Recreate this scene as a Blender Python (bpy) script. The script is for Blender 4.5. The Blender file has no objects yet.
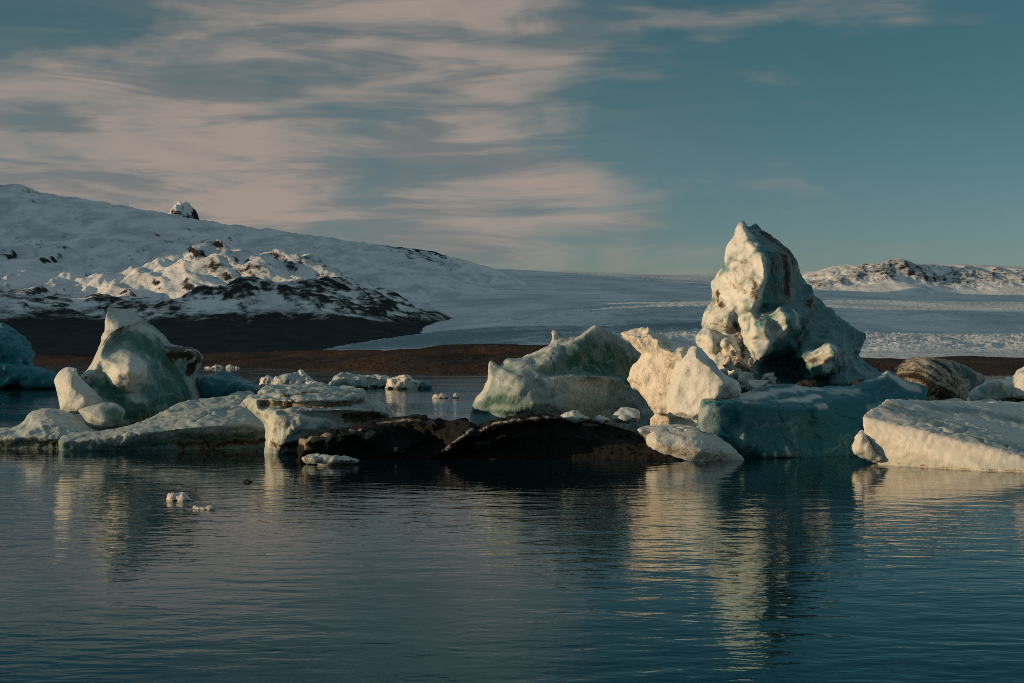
import bpy, bmesh, math, random
import numpy as np
from mathutils import Vector
from mathutils.bvhtree import BVHTree
from mathutils.geometry import delaunay_2d_cdt

# ------------------------------------------------------------------ basics
scene = bpy.context.scene
COL = scene.collection
W, Hh, F = 1024, 683, 1422.0
CAMZ, HOR = 3.0, 360.0
TH = math.atan((HOR - Hh / 2) / F)
FWD = np.array([0, math.cos(TH), math.sin(TH)])
UP = np.array([0, -math.sin(TH), math.cos(TH)])
RT = np.array([1.0, 0, 0])
CAM = np.array([0, 0, CAMZ])
SUN_DIR = Vector((-0.98, -0.20, 0.0)).normalized()
SUN_EL = math.radians(7.0)
SUN_AZ = math.atan2(SUN_DIR.x, SUN_DIR.y)
SUN = Vector((SUN_DIR.x * math.cos(SUN_EL), SUN_DIR.y * math.cos(SUN_EL), math.sin(SUN_EL)))


def ray(px, py):
    return RT * ((px - W / 2) / F) + UP * ((Hh / 2 - py) / F) + FWD


def at(px, py, Y):
    d = ray(px, py)
    return CAM + d * (Y / d[1])


# ------------------------------------------------------------------ noise (numpy)
def _hash(i, j, k, s):
    h = (i * 73856093) ^ (j * 19349663) ^ (k * 83492791) ^ (s * 2654435761)
    h &= 0xffffffff
    h ^= h >> 15
    h = (h * 2246822519) & 0xffffffff
    h ^= h >> 13
    h = (h * 3266489917) & 0xffffffff
    h ^= h >> 16
    return h


_G = np.array([[1, 1, 0], [-1, 1, 0], [1, -1, 0], [-1, -1, 0], [1, 0, 1], [-1, 0, 1], [1, 0, -1], [-1, 0, -1],
               [0, 1, 1], [0, -1, 1], [0, 1, -1], [0, -1, -1], [1, 1, 0], [-1, 1, 0], [0, -1, 1], [0, -1, -1]], float)


def perlin(p, seed=0):
    p = np.asarray(p, float)
    i = np.floor(p).astype(np.int64)
    f = p - i
    u = f * f * f * (f * (f * 6 - 15) + 10)
    out = np.zeros(len(p))
    for dx in (0, 1):
        wx = u[:, 0] if dx else 1 - u[:, 0]
        for dy in (0, 1):
            wy = u[:, 1] if dy else 1 - u[:, 1]
            for dz in (0, 1):
                wz = u[:, 2] if dz else 1 - u[:, 2]
                g = _G[_hash(i[:, 0] + dx, i[:, 1] + dy, i[:, 2] + dz, seed) & 15]
                out += wx * wy * wz * (g[:, 0] * (f[:, 0] - dx) + g[:, 1] * (f[:, 1] - dy) + g[:, 2] * (f[:, 2] - dz))
    return out


def fbm(p, oct=4, seed=0, gain=0.5, ridged=False):
    a, s, n = 1.0, 0.0, 0.0
    q = np.array(p, float)
    for o in range(oct):
        v = perlin(q, seed + o * 17)
        if ridged:
            v = 1 - 2 * np.abs(v) * 1.4
        s = s + a * v
        n += a
        a *= gain
        q = q * 2.03 + 11.3
    return s / n


def worley(p, seed=0):
    p = np.asarray(p, float)
    i = np.floor(p).astype(np.int64)
    f = p - i
    best = np.full(len(p), 9.0)
    for dx in (-1, 0, 1):
        for dy in (-1, 0, 1):
            for dz in (-1, 0, 1):
                h = _hash(i[:, 0] + dx, i[:, 1] + dy, i[:, 2] + dz, seed)
                rx = (h & 1023) / 1023.0 + dx - f[:, 0]
                ry = ((h >> 10) & 1023) / 1023.0 + dy - f[:, 1]
                rz = ((h >> 20) & 1023) / 1023.0 + dz - f[:, 2]
                best = np.minimum(best, rx * rx + ry * ry + rz * rz)
    return np.sqrt(best)


def facets(p, seed=0):
    """broken faces: inside each random cell the surface is tipped its own way"""
    p = np.asarray(p, float)
    i = np.floor(p).astype(np.int64)
    f = p - i
    best = np.full(len(p), 9.0)
    out = np.zeros(len(p))
    for dx in (-1, 0, 1):
        for dy in (-1, 0, 1):
            for dz in (-1, 0, 1):
                h = _hash(i[:, 0] + dx, i[:, 1] + dy, i[:, 2] + dz, seed)
                h2 = _hash(i[:, 0] + dx, i[:, 1] + dy, i[:, 2] + dz, seed + 7)
                r = np.stack([(h & 1023) / 1023.0 + dx - f[:, 0], ((h >> 10) & 1023) / 1023.0 + dy - f[:, 1],
                              ((h >> 20) & 1023) / 1023.0 + dz - f[:, 2]], 1)
                g = np.stack([(h2 & 1023) / 511.5 - 1, ((h2 >> 10) & 1023) / 511.5 - 1, ((h2 >> 20) & 1023) / 511.5 - 1], 1)
                d = (r * r).sum(1)
                v = (r * g).sum(1) + g[:, 0] * .25
                m = d < best
                out = np.where(m, v, out)
                best = np.where(m, d, best)
    return out


def sstep(a, b, x):
    t = np.clip((x - a) / (b - a), 0, 1)
    return t * t * (3 - 2 * t)


# ------------------------------------------------------------------ node helpers
class NT:
    def __init__(self, tree):
        self.t = tree
        tree.nodes.clear()

    def n(self, typ, **kw):
        nd = self.t.nodes.new(typ)
        for k, v in kw.items():
            if k.startswith('i_'):
                nd.inputs[k[2:]].default_value = v
            else:
                setattr(nd, k, v)
        return nd

    def l(self, a, b):
        self.t.links.new(a, b)

    def val(self, sock, v):
        if isinstance(v, bpy.types.NodeSocket):
            self.l(v, sock)
        else:
            sock.default_value = v

    def math(self, op, a, b=0.0, c=None, clamp=False):
        nd = self.n('ShaderNodeMath', operation=op, use_clamp=clamp)
        self.val(nd.inputs[0], a)
        self.val(nd.inputs[1], b)
        if c is not None:
            self.val(nd.inputs[2], c)
        return nd.outputs[0]

    def ramp(self, fac, a, b, c=0.0, d=1.0):
        nd = self.n('ShaderNodeMapRange', interpolation_type='SMOOTHSTEP')
        self.val(nd.inputs[0], fac)
        for q, v in zip((1, 2, 3, 4), (a, b, c, d)):
            self.val(nd.inputs[q], v)
        return nd.outputs[0]

    def mix(self, f, a, b, blend='MIX'):
        nd = self.n('ShaderNodeMix', data_type='RGBA', blend_type=blend)
        self.val(nd.inputs[0], f)
        self.val(nd.inputs[6], a if isinstance(a, bpy.types.NodeSocket) else (*a, 1))
        self.val(nd.inputs[7], b if isinstance(b, bpy.types.NodeSocket) else (*b, 1))
        return nd.outputs[2]

    def noise(self, vec, scale, detail=4, rough=0.55, dist=0.0):
        nd = self.n('ShaderNodeTexNoise')
        self.l(vec, nd.inputs['Vector'])
        nd.inputs['Scale'].default_value = scale
        nd.inputs['Detail'].default_value = detail
        nd.inputs['Roughness'].default_value = rough
        nd.inputs['Distortion'].default_value = dist
        return nd.outputs[0]

    def mapping(self, vec, scale, rot=(0, 0, 0), loc=(0, 0, 0)):
        nd = self.n('ShaderNodeMapping')
        self.l(vec, nd.inputs[0])
        nd.inputs['Location'].default_value = loc
        nd.inputs['Rotation'].default_value = rot
        nd.inputs['Scale'].default_value = scale
        return nd.outputs[0]


def new_mat(name):
    m = bpy.data.materials.new(name)
    m.use_nodes = True
    return m, NT(m.node_tree)


# ------------------------------------------------------------------ materials
def ice_material(name, white=(0.73, 0.745, 0.72), teal=(0.045, 0.165, 0.18), green=(0.018, 0.105, 0.075),
                 dirt=(0.022, 0.017, 0.013), tan=(0.34, 0.25, 0.155), bump=0.45, fine=9.0, sss=0.0, rough=0.42):
    m, t = new_mat(name)
    geo = t.n('ShaderNodeNewGeometry').outputs['Position']
    att = t.n('ShaderNodeAttribute', attribute_name='paint')
    sep = t.n('ShaderNodeSeparateColor')
    t.l(att.outputs['Color'], sep.inputs[0])
    r, g, b = sep.outputs
    nz = t.noise(geo, 1.3, 6, 0.6)
    nf = t.noise(geo, fine, 5, 0.65)
    nn = t.noise(geo, 30.0, 3, 0.6)
    # bubbly white ice with faint grey and blue variation
    wv = t.mix(t.ramp(nz, 0.35, 0.7), tuple(c * 0.86 for c in white), white)
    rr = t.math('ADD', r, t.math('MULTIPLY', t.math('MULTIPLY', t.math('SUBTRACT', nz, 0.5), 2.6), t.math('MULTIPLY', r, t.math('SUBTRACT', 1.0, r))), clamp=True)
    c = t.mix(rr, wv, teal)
    gg = t.math('MULTIPLY', g, t.ramp(t.math('ADD', g, t.math('MULTIPLY', t.math('SUBTRACT', nz, 0.5), 1.0)), 0.05, 0.65), clamp=True)
    c = t.mix(gg, c, green)
    # fractures inside the clear ice
    vw = t.n('ShaderNodeVectorMath', operation='ADD')
    t.l(geo, vw.inputs[0])
    nv = t.n('ShaderNodeTexNoise'); t.l(geo, nv.inputs['Vector']); nv.inputs['Scale'].default_value = 1.4; nv.inputs['Detail'].default_value = 4
    vs_ = t.n('ShaderNodeVectorMath', operation='SCALE'); t.l(nv.outputs['Color'], vs_.inputs[0]); vs_.inputs['Scale'].default_value = 0.9
    t.l(vs_.outputs[0], vw.inputs[1])
    vo = t.n('ShaderNodeTexVoronoi', feature='DISTANCE_TO_EDGE'); t.l(vw.outputs[0], vo.inputs['Vector']); vo.inputs['Scale'].default_value = 0.8
    ve = t.math('MULTIPLY', t.ramp(vo.outputs['Distance'], 0.0, 0.045, 1, 0), t.ramp(nz, .42, .62))
    cloudy = t.ramp(t.noise(t.mapping(geo, (1, 1, 2.2), (.3, .2, 0)), 0.9, 6, 0.65, .6), .5, .72)
    ve = t.math('MAXIMUM', t.math('MULTIPLY', ve, .35), t.math('MULTIPLY', cloudy, .14))
    c = t.mix(t.math('MULTIPLY', ve, t.math('MAXIMUM', r, g)), c, (0.42, 0.55, 0.55))
    # dirt (ash and silt): a tan stain first, then dark grains
    dm = t.math('ADD', b, t.math('MULTIPLY', t.math('SUBTRACT', nf, 0.5), 0.9))
    dm = t.math('ADD', dm, t.math('MULTIPLY', t.math('SUBTRACT', nz, 0.5), 0.5))
    dm = t.math('ADD', dm, t.math('MULTIPLY', t.math('SUBTRACT', nn, 0.5), 0.5))
    st = t.ramp(dm, 0.20, 0.54)
    c = t.mix(t.math('MULTIPLY', st, 0.75), c, tan)
    dm = t.ramp(dm, 0.34, 0.72)
    dv = t.mix(t.ramp(nn, 0.3, 0.7), dirt, tuple(x * 2.3 for x in dirt))
    c = t.mix(t.math('MULTIPLY', dm, 0.95), c, dv)
    p = t.n('ShaderNodeBsdfPrincipled')
    t.l(c, p.inputs['Base Color'])
    p.inputs['Roughness'].default_value = rough
    t.l(t.math('SUBTRACT', t.ramp(nf, 0.3, 0.8, rough - 0.1, rough + 0.25), t.math('MULTIPLY', rr, .16)), p.inputs['Roughness'])
    p.inputs['IOR'].default_value = 1.31
    p.inputs['Subsurface Weight'].default_value = sss
    p.inputs['Subsurface Radius'].default_value = (0.25, 0.7, 0.8)
    p.inputs['Subsurface Scale'].default_value = 0.25
    nb = t.noise(geo, fine * .45, 9, 0.72, .4)
    h = t.math('ADD', t.math('MULTIPLY', nb, 1.0), t.math('MULTIPLY', nn, 0.15))
    h = t.math('ADD', h, t.math('MULTIPLY', dm, 0.12))
    bp = t.n('ShaderNodeBump', i_Strength=bump, i_Distance=0.2)
    t.l(h, bp.inputs['Height'])
    t.l(bp.outputs[0], p.inputs['Normal'])
    o = t.n('ShaderNodeOutputMaterial')
    t.l(p.outputs[0], o.inputs[0])
    return m


ICE = ice_material('glacier_ice')
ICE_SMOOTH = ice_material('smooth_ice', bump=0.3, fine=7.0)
ICE_ROUGH = ice_material('pitted_ice', bump=0.65, fine=6.0, white=(0.76, 0.73, 0.66))
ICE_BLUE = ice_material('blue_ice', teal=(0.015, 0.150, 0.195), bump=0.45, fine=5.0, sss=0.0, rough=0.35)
ICE_DIRTY = ice_material('silt_covered_ice', dirt=(.010, .008, .006), white=(0.62, 0.58, 0.5), teal=(0.07, 0.13, 0.13), tan=(.27, .18, .10), bump=1.0, fine=7.0, sss=0.0, rough=0.5)


ICE_SLAB = ice_material('polished_ice', white=(0.62, 0.62, 0.585), bump=0.26, fine=5.0)
ICE_WET = ice_material('wet_black_ice', white=(0.5, 0.42, 0.33), teal=(0.03, 0.07, 0.075), dirt=(.005, .0055, .0055), tan=(.04, .034, .028), bump=0.9, fine=7.0, rough=0.7)
ICE_WET.node_tree.nodes['Principled BSDF'].inputs['Specular IOR Level'].default_value = 0.3


def water_material():
    m, t = new_mat('lake_water')
    geo = t.n('ShaderNodeNewGeometry').outputs['Position']
    patch = t.noise(t.mapping(geo, (0.03, 0.06, 1)), 1.0, 3, 0.5)
    amp = t.ramp(patch, 0.36, 0.64, 0.22, 1.1)
    w1 = t.noise(t.mapping(geo, (0.8, 1.5, 1), (0, 0, 0.12)), 1.0, 2, 0.45, 0.3)
    w2 = t.noise(t.mapping(geo, (2.5, 4.6, 1), (0, 0, -0.18)), 1.0, 2, 0.5, 0.4)
    w3 = t.noise(t.mapping(geo, (10, 15, 1), (0, 0, 0.3)), 1.0, 2, 0.5)
    h = t.math('ADD', t.math('MULTIPLY', w1, 0.07), t.math('MULTIPLY', w2, 0.022))
    h = t.math('ADD', h, t.math('MULTIPLY', w3, 0.003))
    h = t.math('MULTIPLY', h, amp)
    bp = t.n('ShaderNodeBump', i_Strength=1.0, i_Distance=0.40)
    t.l(h, bp.inputs['Height'])
    fr = t.n('ShaderNodeFresnel', i_IOR=1.30)
    t.l(bp.outputs[0], fr.inputs['Normal'])
    gl = t.n('ShaderNodeBsdfGlossy', i_Roughness=0.03)
    t.l(t.mix(t.ramp(fr.outputs[0], .15, .55), (0.28, 0.74, 0.86), (0.97, 0.98, 0.98)), gl.inputs['Color'])
    t.l(bp.outputs[0], gl.inputs['Normal'])
    df = t.n('ShaderNodeBsdfDiffuse')
    df.inputs['Color'].default_value = (0.002, 0.016, 0.022, 1)
    mx = t.n('ShaderNodeMixShader')
    t.l(fr.outputs[0], mx.inputs[0]); t.l(df.outputs[0], mx.inputs[1]); t.l(gl.outputs[0], mx.inputs[2])
    o = t.n('ShaderNodeOutputMaterial')
    t.l(mx.outputs[0], o.inputs[0])
    return m


def mountain_material(name, snowline, band, rock=(0.012, 0.017, 0.019), slope_lo=0.52, slope_hi=0.74, det=0.02):
    """snow where the slope is gentle and above the snow line, dark basalt elsewhere"""
    m, t = new_mat(name)
    g = t.n('ShaderNodeNewGeometry')
    pos = g.outputs['Position']
    sp = t.n('ShaderNodeSeparateXYZ'); t.l(pos, sp.inputs[0])
    sn = t.n('ShaderNodeSeparateXYZ'); t.l(g.outputs['Normal'], sn.inputs[0])
    n1 = t.noise(t.mapping(pos, (1, 1, 2.2)), 0.006, 8, 0.62)
    n2 = t.noise(t.mapping(pos, (1, 1, 2.6)), det, 7, 0.68)
    att = t.n('ShaderNodeAttribute', attribute_name='rock')
    zz = t.math('ADD', sp.outputs[2], t.math('MULTIPLY', t.math('SUBTRACT', n1, 0.5), band * 2.2))
    zz = t.math('ADD', zz, t.math('MULTIPLY', t.math('SUBTRACT', n2, 0.5), band * 1.8))
    hi = t.ramp(zz, snowline - band * 0.35, snowline + band * 0.35)
    sl = t.math('ADD', sn.outputs[2], t.math('MULTIPLY', t.math('SUBTRACT', n2, 0.5), 0.85))
    sl = t.math('SUBTRACT', sl, t.math('MULTIPLY', att.outputs['Fac'], 0.42))
    flat = t.ramp(sl, slope_lo, slope_hi)
    snow = t.math('MULTIPLY', hi, flat)
    rk = t.mix(t.ramp(n2, 0.3, 0.7), tuple(x * 0.7 for x in rock), tuple(x * 1.6 for x in rock))
    n5 = t.noise(t.mapping(pos, (1.0, 0.22, 1.2), (0, 0, .25)), 0.011, 7, 0.62, .3)
    sc = t.mix(t.ramp(n5, 0.34, 0.62), (0.48, 0.53, 0.56), (0.77, 0.78, 0.79))
    c = t.mix(snow, rk, sc)
    p = t.n('ShaderNodeBsdfPrincipled')
    t.l(c, p.inputs['Base Color'])
    p.inputs['Roughness'].default_value = 0.85
    p.inputs['Specular IOR Level'].default_value = 0.15
    bp = t.n('ShaderNodeBump', i_Strength=0.6, i_Distance=14.0)
    t.l(t.math('ADD', n2, t.math('MULTIPLY', n1, 0.7)), bp.inputs['Height'])
    t.l(bp.outputs[0], p.inputs['Normal'])
    o = t.n('ShaderNodeOutputMaterial')
    t.l(p.outputs[0], o.inputs[0])
    return m


def glacier_material():
    m, t = new_mat('glacier_snow')
    g = t.n('ShaderNodeNewGeometry')
    pos = g.outputs['Position']
    att = t.n('ShaderNodeAttribute', attribute_name='rock')
    n1 = t.noise(t.mapping(pos, (1.0, 0.35, 1)), 0.004, 6, 0.6)
    n2 = t.noise(t.mapping(pos, (1.0, 0.5, 1)), 0.03, 5, 0.65)
    c = t.mix(t.ramp(n1, 0.35, 0.65), (0.46, 0.51, 0.55), (0.69, 0.71, 0.72))
    n3 = t.noise(t.mapping(pos, (0.22, 2.0, 1), (0, 0, .08)), 0.005, 6, 0.6, 0.4)
    c = t.mix(t.ramp(n3, 0.52, 0.68, 0, .6), c, (0.27, 0.34, 0.38))
    bl = t.math('ADD', att.outputs['Fac'], t.math('MULTIPLY', t.math('SUBTRACT', n2, 0.5), 0.9))
    c = t.mix(t.ramp(bl, 0.35, 0.8), c, (0.17, 0.25, 0.29))
    p = t.n('ShaderNodeBsdfPrincipled')
    t.l(c, p.inputs['Base Color'])
    p.inputs['Roughness'].default_value = 0.8
    p.inputs['Specular IOR Level'].default_value = 0.3
    bp = t.n('ShaderNodeBump', i_Strength=0.5, i_Distance=8.0)
    t.l(n2, bp.inputs['Height'])
    t.l(bp.outputs[0], p.inputs['Normal'])
    o = t.n('ShaderNodeOutputMaterial')
    t.l(p.outputs[0], o.inputs[0])
    return m


def shore_material():
    m, t = new_mat('moraine_heath')
    g = t.n('ShaderNodeNewGeometry')
    pos = g.outputs['Position']
    n1 = t.noise(t.mapping(pos, (1.0, 0.25, 1)), 0.012, 6, 0.6)
    n2 = t.noise(t.mapping(pos, (1.0, 0.4, 3)), 0.12, 5, 0.7)
    c = t.mix(t.ramp(n1, 0.38, 0.62), (0.016, 0.013, 0.010), (0.060, 0.028, 0.014))
    c = t.mix(t.math('MULTIPLY', t.ramp(n2, 0.45, 0.75), 0.6), c, (0.026, 0.025, 0.022))
    sx = t.n('ShaderNodeSeparateXYZ'); t.l(pos, sx.inputs[0])
    c = t.mix(t.ramp(t.math('ADD', sx.outputs[0], t.math('MULTIPLY', n1, 300.0)), 150.0, 480.0), c, (0.030, 0.031, 0.030))
    c = t.mix(t.ramp(t.noise(t.mapping(pos, (1.0, 0.3, 1)), 0.03, 5, 0.65), .5, .66, 0, .8), c, (0.012, 0.012, 0.012))
    n4 = t.noise(t.mapping(pos, (1.0, 0.5, 3)), 0.35, 4, 0.7)
    c = t.mix(t.math('MULTIPLY', t.ramp(n4, 0.62, 0.72), 0.6), c, (0.12, 0.105, 0.09))
    p = t.n('ShaderNodeBsdfPrincipled')
    t.l(c, p.inputs['Base Color'])
    p.inputs['Roughness'].default_value = 0.95
    p.inputs['Specular IOR Level'].default_value = 0.1
    bp = t.n('ShaderNodeBump', i_Strength=0.9, i_Distance=5.0)
    t.l(n2, bp.inputs['Height'])
    t.l(bp.outputs[0], p.inputs['Normal'])
    o = t.n('ShaderNodeOutputMaterial')
    t.l(p.outputs[0], o.inputs[0])
    return m


# ------------------------------------------------------------------ sculpting ice
def P(D0, p):
    px, py, dd = p
    if py is None:
        v = at(px, HOR + 5, D0 + dd)
        v[2] = -0.7
        return v
    return at(px, py, D0 + dd)


def L(outline, d=0.0, t=1.0, s=0.6, ax=0.0, ay=0.0, extra=()):
    """a lens-like lump: the outline, with shrunken copies in front of it and behind it"""
    o = np.array(outline, float)
    c = o.mean(0)
    pts = []
    for k, (sc, off) in enumerate(((1, 0), (s, -t), (s * 0.9, t))):
        for q in o:
            r = c + (q - c) * sc
            pts.append((r[0], r[1], d + off + ax * (r[0] - c[0]) + ay * (r[1] - c[1])))
    return pts + list(extra)


def relief(D0, outline, lines, T=3.0, step=0.8, edge=0.35):
    """a solid whose near face is broken along the given crest and crack lines (px, py, dd); the far side bulges away by about T metres"""
    ol = []
    for px, py, dd in outline:
        if py is None:
            py = HOR + (CAMZ + .6) * F / (D0 + dd)
        ol.append((px, py, dd))
    pts, edges = [], []

    def addline(l, close=False):
        i0 = len(pts)
        pts.extend(l)
        for k in range(len(l) - 1):
            edges.append((i0 + k, i0 + k + 1))
        if close:
            edges.append((i0 + len(l) - 1, i0))
    addline(ol, True)
    for l in lines:
        addline([(a, HOR + (CAMZ + .6) * F / (D0 + c) if b is None else b, c) for a, b, c in l])
    v2, e2, f2, ov, oe, of = delaunay_2d_cdt([Vector((a, b)) for a, b, c in pts], edges, [], 0, 1e-4)
    dep = []
    for k, src in enumerate(ov):
        if src:
            dep.append(pts[src[0]][2])
        else:                                   # two lines crossed
            q = min(pts, key=lambda p: (p[0] - v2[k][0]) ** 2 + (p[1] - v2[k][1]) ** 2)
            dep.append(q[2])
    v2 = np.array([tuple(v) for v in v2]); dep = np.array(dep)
    x0, y0 = v2.min(0) - 2
    x1, y1 = v2.max(0) + 2
    gx = np.arange(x0, x1, step); gy = np.arange(y0, y1, step)
    GX, GY = np.meshgrid(gx, gy)
    Z = np.full(GX.shape, np.nan)
    for f in f2:
        a, b, c = v2[f[0]], v2[f[1]], v2[f[2]]
        lo = np.floor((np.minimum(np.minimum(a, b), c) - (x0, y0)) / step).astype(int)
        hi = np.ceil((np.maximum(np.maximum(a, b), c) - (x0, y0)) / step).astype(int) + 1
        sl = (slice(max(lo[1], 0), hi[1]), slice(max(lo[0], 0), hi[0]))
        X, Y = GX[sl], GY[sl]
        den = (b[1] - c[1]) * (a[0] - c[0]) + (c[0] - b[0]) * (a[1] - c[1])
        if abs(den) < 1e-9:
            continue
        u = ((b[1] - c[1]) * (X - c[0]) + (c[0] - b[0]) * (Y - c[1])) / den
        v = ((c[1] - a[1]) * (X - c[0]) + (a[0] - c[0]) * (Y - c[1])) / den
        w = 1 - u - v
        m = (u >= -1e-6) & (v >= -1e-6) & (w >= -1e-6)
        Z[sl] = np.where(m, u * dep[f[0]] + v * dep[f[1]] + w * dep[f[2]], Z[sl])
    # inside the outline, and the distance to it
    P2 = np.array(ol)[:, :2]
    ins = np.zeros(GX.shape, bool)
    dist = np.full(GX.shape, 1e9); wsum = np.zeros(GX.shape); dsum = np.zeros(GX.shape)
    for k in range(len(P2)):
        a, b = P2[k], P2[(k + 1) % len(P2)]
        if a[1] != b[1]:
            cr = ((a[1] > GY) != (b[1] > GY)) & (GX < (b[0] - a[0]) * (GY - a[1]) / (b[1] - a[1]) + a[0])
            ins ^= cr
        ab = b - a
        tt = np.clip(((GX - a[0]) * ab[0] + (GY - a[1]) * ab[1]) / max(ab @ ab, 1e-9), 0, 1)
        d2 = (GX - a[0] - tt * ab[0]) ** 2 + (GY - a[1] - tt * ab[1]) ** 2
        dist = np.minimum(dist, d2)
        d3 = 1 / (d2 + 4) ** 1.5
        od = ol[k][2] * (1 - tt) + ol[(k + 1) % len(P2)][2] * tt
        wsum += d3; dsum += d3 * od
    dist = np.sqrt(dist) * D0 / F
    ins &= ~np.isnan(Z)
    back = np.maximum(dsum / wsum + .12 + T * (1 - np.exp(-dist / max(T * edge, .3))), Z + .15 + np.minimum(.8, dist))
    idx = np.full(GX.shape, -1); idx[ins] = np.arange(ins.sum())
    n = int(ins.sum())

    def world(px, py, Y):
        d = RT[None] * ((px - W / 2) / F)[:, None] + UP[None] * ((Hh / 2 - py) / F)[:, None] + FWD[None]
        return CAM[None] + d * (Y / d[:, 1])[:, None]
    fv = world(GX[ins], GY[ins], D0 + Z[ins]); bv = world(GX[ins], GY[ins], D0 + back[ins])
    cell = ins[:-1, :-1] & ins[1:, :-1] & ins[:-1, 1:] & ins[1:, 1:]
    A, B, C_, D_ = idx[:-1, :-1], idx[:-1, 1:], idx[1:, 1:], idx[1:, :-1]
    q = np.stack([A[cell], D_[cell], C_[cell], B[cell]], 1)
    faces = [tuple(r) for r in q] + [tuple(r[::-1] + n) for r in q]
    ec = {}
    for r in q:
        for k in range(4):
            e = (int(r[k]), int(r[(k + 1) % 4]))
            if (e[1], e[0]) in ec:
                del ec[(e[1], e[0])]
            else:
                ec[e] = 1
    faces += [(b, a, a + n, b + n) for a, b in ec]
    return np.vstack([fv, bv]), faces


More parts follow.
